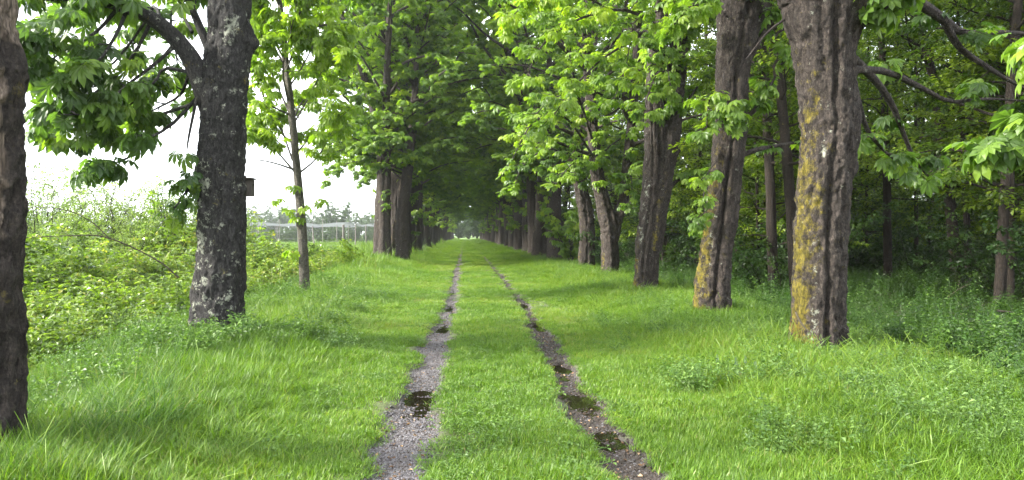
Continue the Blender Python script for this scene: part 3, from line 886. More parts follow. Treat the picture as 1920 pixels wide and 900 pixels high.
crown_limbs(T, [P[3:]], 6.3, 9.4, 10, 1.7, 0.19, 0.55, 8, 3, 3)
finish('young_chestnut', T, W, base, 'slim young tree with thin stem and sparse pale green leaves', GL, M['bark_young'], M['young'], PALM, 'tree')

# ---- wood-side row, five modelled after the photo
def right_tree(seed, Y, xg, rows, up, label, low, kw, T_extra=None, stems=(), z0=6.5, nl=20, tint=0.45, zkeep=None, name='chestnut_tree', rad=4.4, ky=1.0):
    global KY
    KY = ky
    Y = Y * ky
    bz = gz(xg * ky, Y)
    W = Acc()
    P, rd, base = photo_trunk(rows, Y, bz, up)
    trunk(W, P, rd * 0.90, seed, knots=5, **kw)
    leaders = [P[2:]]
    for srows, sup, skw in stems:
        pts = np.array([px((a + b) / 2, v, Y + dy) for v, a, b, dy in srows]) - base
        rad_ = np.array([(b - a) / 2 * Y / F for v, a, b, dy in srows])
        for (dx, dy, z, r) in sup:
            pts = np.vstack([pts, [dx, dy, z]]); rad_ = np.append(rad_, r)
        trunk(W, pts, rad_, seed + 77, **skw)
        leaders.append(pts)
    T = Tree(seed)
    for sp, r0, ns, ln, size, tnt, sag in low:
        Q = wpath(sp, base, 12)
        tube(T.wood if r0 > 0.02 else T.twig, Q, np.linspace(r0, max(0.010, r0 * 0.25), 12), 7)
        if ns: T.clothe(Q, ns, ln, size, tnt, 3, 4, 0.6, 0.2, sag=sag)
    kp = None if zkeep is None else (lambda q: zkeep(q + base))
    for ld in leaders:
        T.clothe(ld, 18, 1.1, 0.21, 0.5, 4, 4, 0.5, 0.35, keep=kp if zkeep else None)
    crown_limbs(T, leaders, z0, 14.5, nl, rad, 0.2, tint, 9, 4, 4, keep=kp, ph=seed)
    return finish(name, T, W, base, label, GR, M['bark'], M['fresh'], PALM)

zz = lambda v, Y: 1.6 + (440 - v) * Y / F
def clear_lane(q):
    """Branches end above the picture over the lane: cut back for clearance."""
    return q[2] > 1.6 + 0.345 * q[1] or (q[0] > 5.2 and q[2] > 1.6 + 0.30 * q[1])

# R0, just out of the frame; only its hanging spray shows
right_tree(301, 3.4, 5.0, [(960, 2830, 3150), (600, 2840, 3140), (0, 2860, 3120)], [(0.1, 0, 5, 0.33), (0.2, 0, 9, 0.2), (0.2, 0, 13, 0.05)],
           'chestnut whose pale leaf spray hangs in beside the wood, near the big mossy trunk', 
           [([(2850, -60, 3.6), (2500, 60, 4.3), (2200, 150, 5.2), (1985, 205, 5.9), (1880, 262, 6.0)], 0.04, 0, 0.3, 0.2, 0.8, 0.6),
            ([(2050, 180, 5.7), (1960, 215, 5.9), (1885, 250, 6.0), (1862, 285, 6.0)], 0.012, 7, 0.20, 0.16, 0.25, 0.7),
            ([(2080, 170, 5.7), (1980, 150, 5.9), (1925, 70, 6.1)], 0.012, 4, 0.22, 0.17, 0.45, 0.6)],
           dict(seg=48, step=0.08, lobes=0.07, bark=0.02), z0=5.5, nl=12, zkeep=lambda q: q[2] > 1.9 + 0.36 * q[1])

# R1 nearest thick trunk with yellow moss
Y = 9.9
right_tree(302, Y, 4.85, [(645, 1484, 1590), (600, 1487, 1583), (500, 1492, 1585), (420, 1495, 1588), (330, 1500, 1596), (250, 1505, 1606), (180, 1503, 1604), (100, 1490, 1606), (40, 1474, 1610), (-20, 1460, 1612)],
           [(-0.35, 0, 5.6, 0.42), (-0.65, 0.1, 7.4, 0.26), (-0.8, 0.1, 11, 0.14), (-0.8, 0, 14, 0.04)],
           'thick chestnut with yellow moss down one flank and a pale lichen streak', 
           [([(1600, 110, 9.9), (1640, 150, 10.3), (1672, 195, 10.6), (1690, 240, 10.9), (1715, 300, 11.2), (1740, 330, 11.4)], 0.06, 2, 0.4, 0.17, 0.25, 0.5),
            ([(1590, 40, 10), (1690, -5, 10.6), (1760, 30, 11), (1805, 62, 11.4), (1870, 60, 11.7), (1960, 66, 12)], 0.10, 3, 0.6, 0.17, 0.25, 0.5),
            ([(1770, 38, 11.1), (1800, 90, 11.4), (1850, 125, 11.6), (1890, 150, 11.8), (1950, 180, 12)], 0.06, 2, 0.5, 0.17, 0.25, 0.5),
            ([(1600, 130, 9.9), (1660, 134, 10.4), (1720, 160, 10.9), (1780, 190, 11.3), (1850, 185, 11.8), (1930, 190, 12)], 0.055, 3, 0.6, 0.17, 0.25, 0.5),
            ([(1604, 170, 9.9), (1625, 240, 10.2), (1655, 280, 10.4), (1690, 310, 10.6)], 0.04, 2, 0.4, 0.16, 0.25, 0.5),
            ([(1480, 30, 9.9), (1440, 60, 9.8), (1400, 110, 9.7)], 0.018, 0, 0.4, 0.17, 0.3, 0.5),
            ([(1600, 60, 9.9), (1640, 30, 9.6), (1700, -20, 9.4)], 0.05, 5, 0.6, 0.18, 0.3, 0.5)],
           dict(seg=128, step=0.03, lobes=0.05, grooves=[(-100, 0.11, 0.26, 0.03, -0.2, 5.2), (-62, 0.16, 0.12, 0.05, -0.5, 5), (-142, 0.10, 0.06, -0.04, 1.0, 5), (-118, 0.14, 0.2, 0.0, 3.4, 6)], bumps=[(0, zz(235, Y * 0.95), 0.5, 0.25, 0.10), (-20, zz(330, Y * 0.95), 0.3, 0.12, 0.10)], bark=0.026, flare=0.30, zfl=0.20,
                moss=(195, 0.8, 3.2, 1.0, [(-126, 0.7, 0.20, 0.55, 0.5), (-125, zz(300, Y * 0.95), .3, .2, .4)])),
           z0=6.5, nl=14, ky=0.95, zkeep=lambda q: q[2] > 1.6 + 0.36 * q[1])

# R2 dark twin-toned trunk
Y = 14.5
right_tree(303, Y, 4.9, [(577, 1302, 1367), (500, 1311, 1370), (450, 1316, 1375), (350, 1329, 1388), (250, 1338, 1398), (150, 1341, 1402), (100, 1343, 1412), (50, 1344, 1424), (0, 1346, 1436)],
           [(0.75, 0, 7.4, 0.30), (0.9, 0, 9.5, 0.2), (1, 0, 14, 0.04)],
           'leaning chestnut with yellow moss patches and leafy shoots on its trunk',
           [([(1392, 290, 14.5), (1430, 278, 14.6), (1490, 268, 14.9), (1545, 262, 15.4)], 0.055, 3, 0.5, 0.17, 0.3, 0.5),
            ([(1395, 225, 14.5), (1425, 195, 14.4), (1450, 150, 14.4), (1480, 90, 14.4)], 0.05, 5, 0.6, 0.18, 0.35, 0.5),
            ([(1405, 110, 14.5), (1440, 50, 14.4), (1480, 10, 14.3)], 0.06, 4, 0.6, 0.18, 0.3, 0.5),
            ([(1345, 300, 14.3), (1325, 330, 14.0), (1318, 380, 13.9)], 0.012, 3, 0.22, 0.11, 0.5, 0.6),
            ([(1330, 390, 14.3), (1315, 405, 14.0), (1308, 430, 14.0)], 0.010, 3, 0.15, 0.10, 0.5, 0.6),
            ([(1350, 170, 14.3), (1330, 190, 14.0), (1325, 240, 13.9)], 0.012, 4, 0.30, 0.15, 0.5, 0.6),
            ([(1350, 200, 14.2), (1372, 190, 13.9), (1380, 230, 13.8)], 0.012, 4, 0.30, 0.15, 0.45, 0.6),
            ([(1350, 20, 14.3), (1300, 10, 13.8), (1270, 40, 13.5)], 0.02, 6, 0.5, 0.18, 0.55, 0.6)],
           dict(seg=112, step=0.035, lobes=0.07, grooves=[(-98, 0.13, 0.30, 0.03, -0.2, 6), (-55, 0.16, 0.13, 0.02, -0.2, 5), (-135, 0.10, 0.07, 0.02, 0.4, 5)], bark=0.026, flare=0.32, zfl=0.20, moss=(185, 0.95, 2.9, 0.95, [(-140, 1.3, .4, 1.0, .35)])),
           z0=7.0, nl=15, ky=0.94, zkeep=lambda q: q[2] > 1.6 + 0.345 * q[1])

# R3 fused twin stems
Y = 20.6
right_tree(304, Y, 5.1, [(535, 1188, 1234), (450, 1191, 1240), (370, 1202, 1248), (310, 1206, 1252), (220, 1209, 1246), (130, 1213, 1243), (60, 1222, 1250), (0, 1232, 1258)],
           [(0.9, 0, 9.6, 0.15), (1.0, 0, 15, 0.04)],
           'tall pinkish grey chestnut with two stems fused low down and yellow moss spots',
           [([(1240, 375, 20.6), (1262, 345, 20.8), (1285, 332, 21), (1330, 325, 21.5)], 0.08, 4, 0.6, 0.18, 0.5, 0.5),
            ([(1262, 300, 20.6), (1290, 260, 21), (1330, 235, 21.3), (1370, 225, 21.6)], 0.05, 6, 0.7, 0.18, 0.6, 0.5),
            ([(1275, 215, 20.6), (1310, 160, 20.8), (1350, 130, 21)], 0.04, 6, 0.7, 0.18, 0.6, 0.5),
            ([(1250, 60, 20.4), (1180, 20, 19.3), (1100, 30, 18.3), (1020, 80, 17.8), (985, 150, 17.6)], 0.05, 13, 0.95, 0.18, 0.7, 0.55),
            ([(1240, 100, 20.4), (1190, 80, 19.5), (1130, 110, 18.8), (1070, 170, 18.4), (1040, 215, 18.2)], 0.04, 12, 0.9, 0.18, 0.6, 0.55),
            ([(1150, 20, 18.9), (1080, -10, 18.0), (1000, 0, 17.2), (950, 40, 17.0)], 0.03, 9, 0.8, 0.18, 0.8, 0.55),
            ([(1240, 130, 20.3), (1225, 150, 19.6), (1210, 200, 19.3), (1205, 230, 19.2)], 0.02, 6, 0.5, 0.16, 0.55, 0.6),
            ([(1250, 30, 20.3), (1240, 60, 19.6), (1250, 120, 19.3), (1262, 180, 19.2)], 0.02, 7, 0.5, 0.17, 0.6, 0.6),
            ([(1240, 20, 20.3), (1190, 40, 19.2), (1175, 120, 18.9), (1150, 190, 18.7)], 0.02, 8, 0.6, 0.17, 0.5, 0.6)],
           dict(seg=96, step=0.045, lobes=0.05, grooves=[(-84, 0.2, 0.36, 0.03, -0.3, 4.2), (-118, 0.13, 0.24, 0.0, -0.2, 6)], bark=0.026, flare=0.28, zfl=0.2, moss=(195, 0.7, 1.2, 0.7, [(-140, 2.0, .5, 1.2, .4)])),
           stems=[([(470, 1208, 1240, -0.05), (370, 1220, 1254, -0.05), (300, 1232, 1266, 0), (220, 1243, 1276, 0), (130, 1254, 1286, 0), (60, 1264, 1294, 0), (0, 1272, 1300, 0)], [(1.7, 0, 9.5, 0.15), (1.9, 0, 15, 0.04)], dict(seg=48, step=0.06, lobes=0.06, bark=0.022, flare=0, moss=(-100, 0.3, 3.2, 0.5)))],
           z0=6.5, nl=20, ky=0.94, tint=0.55, zkeep=lambda q: q[0] > 3.2 or q[2] > 1.6 + 0.15 * q[1])

# R4 and R5
Y = 27.4
right_tree(305, Y, 5.35, [(512, 1128, 1162), (450, 1127, 1161), (420, 1124, 1160), (380, 1118, 1146), (330, 1108, 1134), (280, 1104, 1126), (200, 1098, 1118)],
           [(-0.9, 0, 9, 0.16), (-0.9, 0, 14.5, 0.04)], 'chestnut forking low into two spread stems behind the twin-stemmed one',
           [([(1110, 290, 27), (1060, 220, 25), (1000, 230, 23.5), (960, 300, 23)], 0.05, 12, 1.0, 0.18, 0.5, 0.5),
            ([(1110, 260, 27), (1080, 180, 25.5), (1030, 190, 24.5), (985, 240, 24)], 0.05, 12, 1.0, 0.18, 0.55, 0.5),
            ([(1165, 380, 27.4), (1175, 330, 26.6), (1185, 340, 26), (1180, 390, 25.8)], 0.03, 6, 0.7, 0.18, 0.3, 0.5),
            ([(1120, 330, 27), (1090, 300, 25.5), (1060, 320, 25), (1040, 350, 24.8)], 0.03, 8, 0.8, 0.18, 0.35, 0.5)],
           dict(seg=56, step=0.06, lobes=0.08, grooves=[(-80, 0.2, 0.2, 0, -0.2, 3)], bark=0.026, flare=0.16, zfl=0.25, moss=(200, 0.7, 1.0, 0.5)),
           stems=[([(450, 1138, 1160, 0), (410, 1148, 1168, 0), (370, 1160, 1180, 0), (320, 1166, 1184, 0.1)], [(1.0, 0.2, 8, 0.16), (1.2, 0.2, 14, 0.04)], dict(seg=32, step=0.08, lobes=0.05, bark=0.02, flare=0))],
           z0=4.2, nl=26, tint=0.46)
Y = 33.6
right_tree(306, Y, 5.5, [(498, 1084, 1114), (430, 1086, 1114), (390, 1083, 1110), (340, 1074, 1098), (280, 1070, 1092)],
           [(0.0, 0, 9, 0.2), (0.2, 0, 14.5, 0.04)], 'chestnut with a straight grey trunk leaning a little towards the lane, beside a leafy bush',
           [([(1080, 320, 33), (1040, 280, 31), (990, 300, 30), (960, 350, 29.5)], 0.05, 12, 1.1, 0.19, 0.42, 0.5)],
           dict(seg=48, step=0.08, lobes=0.08, grooves=[(-90, 0.2, 0.2, 0, -0.2, 4)], bark=0.026, flare=0.16, moss=(200, 0.7, 0.8, 0.4)), z0=3.9, nl=28, tint=0.46)

# ---- the rest of the two rows, copies of six grown trees
def avenue(spots, group, labels, rest):
    rng = np.random.default_rng(len(spots))
    for k, (x, y) in enumerate(spots):
        far = y > (48 if x < 0 else 62)
        tr_, cr_ = (FARV if far else NEAR)[k % 3]
        e = empty('chestnut_tree', (x, y, gz(x, y)), labels[k] if k < len(labels) else rest, 'tree', group, rz=rng.uniform(0, 6.28), sc=rng.uniform(0.88, 1.15))
        link('trunk', tr_, e)
        link('crown', cr_, e)
rng = np.random.default_rng(5)
left, y = [], 37.6
while y < 232:
    left.append((-3.9 + rng.normal(0, 0.12) - (0.25 if y < 38 else 0), y)); y += 4.4 + rng.normal(0, 0.4)
right, y = [], 41.5
while y < 232:
    right.append((5.2 + rng.normal(0, 0.15), y)); y += 6.4 + rng.normal(0, 0.5)
avenue(left, GL, ['broad twin-stemmed chestnut where the closed field-side row begins, beyond the gap', 'second trunk of the closed field-side row, just behind the broad twin-stemmed one', 'third trunk of the closed field-side row, two behind the broad twin-stemmed one'],
       'one of the close-set dark trunks merging together far down the field-side row')
avenue(right, GR, ['shaded trunk half hidden by the leafy bush on the wood side', 'next shaded trunk behind the leafy bush on the wood side'],
       'one of the close-set brown trunks merging together far down the wood-side row')
# second stem and snag right behind the first left trunk
x0, y0 = left[0]
T = Tree(401); W = Acc(); W.a['wood'] = []
trunk(W, [(0, 0, -0.3), (0, 0, 0.4), (0.1, 0, 2.5), (0.0, 0, 4.3), (0.15, 0, 5.2)], [0.42, 0.38, 0.34, 0.28, 0.10], 401, seg=48, step=0.05, lobes=0.1, bark=0.03, wood=[(-80, 4.4, 0.9, 0.9), (-100, 2.5, 0.3, 1.0)])
finish('dead_tree', T, W, np.array([-3.5, 41.2, gz(-3.5, 41.2)]), 'broken-topped trunk with pale torn wood between two field-side trunks', None, M['snag'], None, None)
T = Tree(402); W = Acc()
Pq = np.array([(0, 0, -0.3), (0, 0, 0.4), (0.05, 0, 2.5), (0.35, 0, 5), (0.7, 0, 9), (0.8, 0, 13)])
trunk(W, Pq, [0.34, 0.32, 0.29, 0.25, 0.16, 0.04], 402, seg=48, step=0.06, lobes=0.07, bark=0.025)
crown_limbs(T, [Pq[2:]], 5, 12.5, 14, 3.4, 0.19, 0.45, 9, 4, 4)
for j in range(7):
    az = math.pi + (j - 3) * 0.33
    Q = T.limb((0.05, 0, 4.2 + 0.5 * j % 2.2), np.array([math.cos(az), math.sin(az), 0.35]), 4.3, 0.05, 11, 0.1, 0.62, 0.12, 0.2, 6)
    T.clothe(Q, 14, 1.0, 0.19, 0.55, 5, 4, 0.7, 0.2)
finish('chestnut_tree', T, W, np.array([-3.28, 37.9, gz(-3.3, 37.9)]), 'slimmer grey stem pressed against the broad first trunk of the closed row', GL, M['bark'], M['fresh'], PALM)

# ------------------------------------------------------------------ the wood
def wood_tree(seed, H, r, z0, n, rad, nsub=9, k=9):
    T = Tree(seed); rng = T.rng
    lean = rng.normal(0, 0.9, 2)
    Pm = np.array([[0, 0, -0.3], [0, 0, 0.3], [lean[0] * 0.3, lean[1] * 0.3, H * 0.35], [lean[0] * 0.7, lean[1] * 0.9, H * 0.7], [lean[0], lean[1], H]])
    W = Acc()
    trunk(W, Pm, [r * 1.05, r, r * 0.8, r * 0.5, 0.03], seed, seg=20, step=0.2, lobes=0.05, bark=0.014, flare=0.3, zfl=0.2)
    for j in range(n):
        h = (j + rng.uniform(0, 0.9)) / n
        z = z0 + (H - z0) * h
        p = np.array([np.interp(z, Pm[:, 2], Pm[:, a]) for a in range(3)])
        az = j * 2.4 + rng.normal(0, 0.3)
        el = 0.05 + 0.7 * h
        l = rad * (1.0 - 0.55 * h ** 2) * rng.uniform(0.7, 1.15)
        P = T.limb(p, np.array([math.cos(az) * math.cos(el), math.sin(az) * math.cos(el), math.sin(el)]), l, 0.012 + 0.012 * l, 9, 0.06, 0.22, 0.12, 0.2, 5)
        T.clothe(P, nsub, 1.0, 0.14, 0.55, 4, k, 0.25, 0.2, sag=0.2, r=0.008, up=0.05, petiole=0.12)
    for a in (T.wood, T.twig):
        if a.v: W.add(np.concatenate(a.v), np.concatenate(a.t), np.concatenate(a.q), moss=0.0, lichen=0.0)
    return W.mesh('wood_trunk', [M['bark_wood']], True), T.crown_mesh('wood_crown', OVAL, M['wood_leaf'])

def shrub(seed, H, spread, stems, nsub, k, size, leafmat, stem_r=0.02, tint=0.5, ln=0.5, up=0.9, sdroop=0.35):
    T = Tree(seed); rng = T.rng
    W = Acc()
    for j in range(stems):
        az = j * 2.4 + rng.normal(0, 0.3)
        d = np.array([math.cos(az) * spread, math.sin(az) * spread, up])
        P = T.limb((rng.normal(0, 0.12), rng.normal(0, 0.12), -0.1), d, H * rng.uniform(0.75, 1.15), stem_r, 9, 0.1, sdroop, 0.10, 0.3, 5)
        T.clothe(P, nsub, ln, size, tint, 4, k, 0.3, 0.12, sag=0.2, r=0.006, petiole=0.08)
    for a in (T.wood, T.twig):
        if a.v: W.add(np.concatenate(a.v), np.concatenate(a.t), np.concatenate(a.q), moss=0.0, lichen=0.0)
    return W.mesh('shrub_stems', [M['bark_wood']], True), T.crown_mesh('shrub_leaves', OVAL, leafmat)

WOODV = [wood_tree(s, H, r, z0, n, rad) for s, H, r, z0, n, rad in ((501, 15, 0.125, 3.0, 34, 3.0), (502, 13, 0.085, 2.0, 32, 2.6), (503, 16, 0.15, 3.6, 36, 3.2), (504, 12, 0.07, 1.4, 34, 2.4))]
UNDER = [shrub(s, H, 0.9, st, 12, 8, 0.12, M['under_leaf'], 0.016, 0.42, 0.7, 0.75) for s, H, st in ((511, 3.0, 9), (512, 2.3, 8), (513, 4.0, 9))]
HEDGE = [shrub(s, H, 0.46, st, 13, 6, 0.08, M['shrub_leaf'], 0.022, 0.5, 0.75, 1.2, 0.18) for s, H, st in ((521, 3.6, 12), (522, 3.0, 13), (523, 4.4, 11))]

rng = np.random.default_rng(9)
GW, GU = 'thin trees of the shady wood', 'undergrowth bushes in the wood'
placed = []
named = [((1665, 26), 2, 0.95, 'straight slender woodland tree just behind the thick mossy chestnut'), ((1718, 29), 1, 1.0, 'thin woodland stem between the slender tree and the brown double stem'),
         ((1795, 22), 2, 1.05, 'dark brown stem of the close pair standing in the wood'), ((1817, 22.4), 0, 0.8, 'reddish thinner stem of the close pair standing in the wood'),
         ((1745, 33), 3, 1.0, 'leaning thin pole of a tree behind the close pair in the wood'), ((1450, 24), 3, 0.9, 'thin wood tree in the gap beside the thick mossy chestnut'),
         ((1905, 30), 0, 1.0, 'thin dark wood tree behind the fallen log')]
def put_wood(x, y, var, sc, label):
    tr_, cr_ = WOODV[var]
    e = empty('woodland_tree', (x, y, gz(x, y)), label, 'tree', GW, rz=rng.uniform(0, 6.28), sc=sc)
    link('trunk', tr_, e); link('crown', cr_, e)
    placed.append((x, y))
for (u, y), var, sc, lab in named:
    put_wood((u - U0) * y / F, y, var, sc, lab)
tries = 0
while len(placed) < 140 and tries < 6000:
    tries += 1
    y = 14 + 130 * rng.random() ** 1.25
    x = rng.uniform(8.5, 9 + 0.80 * y + 3)
    if x > 0.78 * y + 4 or x > 62: continue
    mind = 2.4 if y < 40 else 3.0
    if min((x - a) ** 2 + (y - b) ** 2 for a, b in placed) < mind ** 2: continue
    u = U0 + x * F / y
    if y < 40 and 1560 < u < 1870: continue
    put_wood(x, y, rng.integers(0, 4), rng.uniform(0.85, 1.25), 'one of the many thin trees standing crowded in the shady wood')
extra = 0
while extra < 26:
    y = rng.uniform(17, 36); x = rng.uniform(9, 0.76 * y + 2)
    if y < 31 and 1540 < U0 + x * F / y < 1890: continue
    if min((x - a) ** 2 + (y - b) ** 2 for a, b in placed) < 1.1: continue
    put_wood(x, y, 3 if extra % 3 else 1, rng.uniform(0.75, 1.05), 'one of the many thin trees standing crowded in the shady wood')
    extra += 1
pl2 = []
tries = 0
while len(pl2) < 105 and tries < 6000:
    tries += 1
    y = 15 + 75 * rng.random() ** 1.2
    x = rng.uniform(7.6, 9 + 0.75 * y)
    if x > 0.76 * y + 2: continue
    if y < 27 and x > 0.45 * y and x < 0.74 * y: continue
    if pl2 and min((x - a) ** 2 + (y - b) ** 2 for a, b in pl2) < 1.7 ** 2: continue
    pl2.append((x, y))
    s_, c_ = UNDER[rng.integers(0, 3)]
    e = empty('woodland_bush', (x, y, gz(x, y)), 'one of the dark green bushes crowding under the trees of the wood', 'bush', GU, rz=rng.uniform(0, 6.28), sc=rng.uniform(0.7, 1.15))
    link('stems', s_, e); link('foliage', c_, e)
for k in range(90):
    y = 48 + 90 * (k / 90) + rng.uniform(-2, 2)
    x = min(0.72 * y + 4, 60) * rng.uniform(0.75, 1.08) if k % 3 else rng.uniform(9, 0.6 * y)
    s_, c_ = UNDER[k % 3]
    e = empty('woodland_bush', (x, y, gz(x, y)), 'one of the dark green bushes crowding under the trees of the wood', 'bush', GU, rz=rng.uniform(0, 6.28), sc=rng.uniform(1.6, 2.3))
    link('stems', s_, e); link('foliage', c_, e)
# leafy chestnut bush by the far shaded trunk
T = Tree(601); W = Acc()
for j in range(9):
    az = j * 2.4
    Q = T.limb((0, 0, 0), np.array([math.cos(az) * 0.5, math.sin(az) * 0.5, 1]), 3.2, 0.03, 9, 0.05, 0.35, 0.1, 0.3, 5)
    T.clothe(Q, 10, 0.7, 0.2, 0.5, 3, 4, 0.5, 0.1, sag=0.6)
W.add(np.zeros((3, 3)), [[0, 1, 2]], moss=0, lichen=0)
tag(finish('chestnut_bush', T, W, np.array([5.5, 38.2, gz(5.5, 38.2)]), 'bright leafy chestnut bush standing beside the wood-side trunks', None, M['bark'], M['fresh'], PALM, 'bush'))

# fallen log and dead sticks on the wood floor
a = Acc()
P = spline([(0, 0, 0.12), (1.6, 0.3, 0.16), (3.6, 0.2, 0.13), (5.2, 0.6, 0.2)], 20)
trunk(a, P, np.linspace(0.17, 0.09, 20), 71, seg=24, step=0.1, lobes=0.06, flare=0, bark=0.02)
o = link('fallen_log', a.mesh('fallen_log', [M['bark_wood']], True), None, (17.0, 25.5, gz(17.0, 25.5)))
tag(o, 'long brown fallen log lying on bare litter in the wood', 'log')
for (u, v, y, ang, l, lab) in [(1800, 545, 17.5, -0.6, 1.0, 'short dark dead stick jutting from the grass in the wood'), (1900, 592, 13.5, 0.4, 0.9, 'dark dead branch lying low in the grass at the wood edge')]:
    a = Acc()
    d = np.array([math.cos(ang), 0.3, -math.sin(ang) * 0.6])
    tube(a, spline([(0, 0, 0), d * l * 0.5 + np.array([0, 0, 0.05]), d * l], 8), np.linspace(0.025, 0.008, 8), 6)
    tube(a, spline([d * l * 0.4 + np.array([0, 0, .03]), d * l * 0.6 + np.array([0, 0.1, 0.2])], 4), np.linspace(0.012, 0.005, 4), 5)
    p = px(u, v, y)
    o = link('dead_branch', a.mesh('dead_branch', [M['twig']], True), None, tuple(p - d * l * 0.5))
    tag(o, lab, 'branch', 'dead branches on the wood floor')

a = Acc()
P = spline(np.array([px(1492, 585, 8.7), px(1505, 610, 8.65), px(1530, 632, 8.6), px(1548, 648, 8.6)]), 10)
tube(a, P - P[0], np.linspace(0.012, 0.006, 10), 6)
o = link('dead_branch', a.mesh('dead_branch', [M['twig']], True), None, tuple(P[0]))
tag(o, 'thin dark twig leaning against the foot of the thick mossy chestnut', 'branch', 'dead branches on the wood floor')
a = Acc()
P = spline(np.array([px(335, 520, 10.5), px(290, 485, 10.3), px(200, 445, 10.0), px(130, 442, 9.7), px(60, 445, 9.4)]), 16)
tube(a, P - P[0], np.linspace(0.012, 0.005, 16), 6)
Q = spline(np.array([px(205, 447, 10.0), px(170, 415, 9.9), px(120, 393, 9.8), px(48, 388, 9.7)]), 12)
tube(a, Q - P[0], np.linspace(0.008, 0.004, 12), 6)
o = link('bramble_cane', a.mesh('bramble_cane', [M['twig']], True), None, tuple(P[0]))
tag(o, 'bare brown cane arching out over the bramble thicket', 'cane')

# ------------------------------------------------------------------ field side: shrubs, fence, nets, far trees
hl = ['tall pale airy shrub rising behind the brambles beside the dead trunk', 'second pale airy shrub behind the brambles, left of the drooping leaves', 'pale shrub under the drooping chestnut leaves']
k = 0
for (u, y, var, sc) in [(85, 26, 0, 0.95), (150, 29, 2, 0.85), (205, 27, 1, 0.95), (262, 30, 0, 0.95), (320, 28, 1, 1.0), (355, 33, 2, 0.75), (60, 33, 2, 1.0), (180, 36, 0, 1.1), (290, 37, 2, 0.95), (240, 23, 1, 0.6), (110, 22, 1, 0.62), (400, 36, 1, 0.9), (30, 27, 0, 1.0), (440, 40, 0, 0.8)]:
    x = (u - U0) * y / F
    s_, c_ = HEDGE[var]
    e = empty('hedge_shrub', (x, y, gz(x, y) - 0.05), 'one of the pale airy shrubs in a loose row behind the brambles', 'shrub', 'pale shrubs behind the brambles', rz=k * 1.7, sc=sc * 1.22)
    link('stems', s_, e); link('foliage', c_, e)
    k += 1

def fence_line(pts, H, label, lean, wires=7, mesh_step=0.9, panel=False):
    x0, y0 = pts[0]
    e = empty('wire_fence', (x0, y0, gz(x0, y0)), label, 'fence', 'field fences')
    z0 = gz(x0, y0)
    tops = []
    for k_, (x, y) in enumerate(pts):
        a = Acc()
        zb_ = gz(x, y) - z0
        l = lean[k_ % len(lean)]
        tube(a, [(x - x0, y - y0, zb_ - 0.3), (x - x0 + l * H, y - y0, zb_ + H * (0.94 + 0.08 * ((k_ * 7) % 3) / 2))], [0.075, 0.06], 10)
        link('post', a.mesh('post', [M['post']]), e)
        tops.append((np.array([x - x0, y - y0, zb_]), np.array([x - x0 + l * H, y - y0, zb_ + H])))
    a = Acc()
    for (b0, t0), (b1, t1) in zip(tops[:-1], tops[1:]):
        for j in range(wires):
            f = (j + 0.5) / wires
            p0, p1 = b0 + (t0 - b0) * f, b1 + (t1 - b1) * f
            tube(a, [p0, (p0 + p1) / 2 - np.array([0, 0, 0.03]), p1], 0.006, 4)
        n = int(np.linalg.norm(b1 - b0) / mesh_step)
        for j in range(1, n):
            f = j / n
            tube(a, [b0 + (b1 - b0) * f, t0 + (t1 - t0) * f], 0.005, 4)
    link('wire_mesh', a.mesh('wire_mesh', [M['wire']]), e)
    return e
fence_line([(-11.6, 70), (-12.0, 80), (-12.3, 91), (-12.5, 102), (-12.7, 114), (-12.9, 128), (-13.0, 145)], 2.7, 'tall wire fence with grey posts running away beside the trunks', [0.0, 0.01, -0.02, 0.01, 0.0])
fence_line([(-11.6, 69.4), (-15.4, 75), (-24, 84), (-27, 86), (-33, 90), (-40, 94), (-48, 98)], 2.6, 'leaning wire fence crossing the field behind the brambles', [0.0, -0.10, 0.06, -0.12, 0.03], mesh_step=1.1)
# hail nets over the orchard rows: sagging strips on poles
nets = empty('orchard_net', (-18, 120, gz(-18, 120)), 'grey violet hail nets stretched on poles over the orchard rows', 'net')
a = Acc()
for j in range(3):
    y0 = 126 + j * 15
    xs_ = np.linspace(-70, -0.0, 60)
    zs_ = 3.5 + 0.35 * np.abs(np.sin(xs_ * 0.45 + j)) + 0.15 * np.sin(xs_ * 0.17)
    top = np.stack([xs_, np.full(60, y0 - 120.0), zs_], 1)
    bot = np.stack([xs_, np.full(60, y0 - 120.0 + 1.2), zs_ - 0.30 - 0.2 * np.sin(xs_ * 0.9 + j)], 1)
    i = np.arange(59)
    a.add(np.vstack([top, bot]), tint=0.5, quads=np.stack([i, i + 1, i + 61, i + 60], 1))
link('net_sheet', a.mesh('net_sheet', [M['net']]), nets)
a = Acc()
for j in range(5):
    for x in np.arange(-68, 2, 7.0):
        tube(a, [(x, -2.0 + j * 13, -0.5), (x, -2.0 + j * 13, 4.1)], 0.06, 6)
link('net_pole', a.mesh('net_pole', [M['post']]), nets)['kind'] = 'stuff'

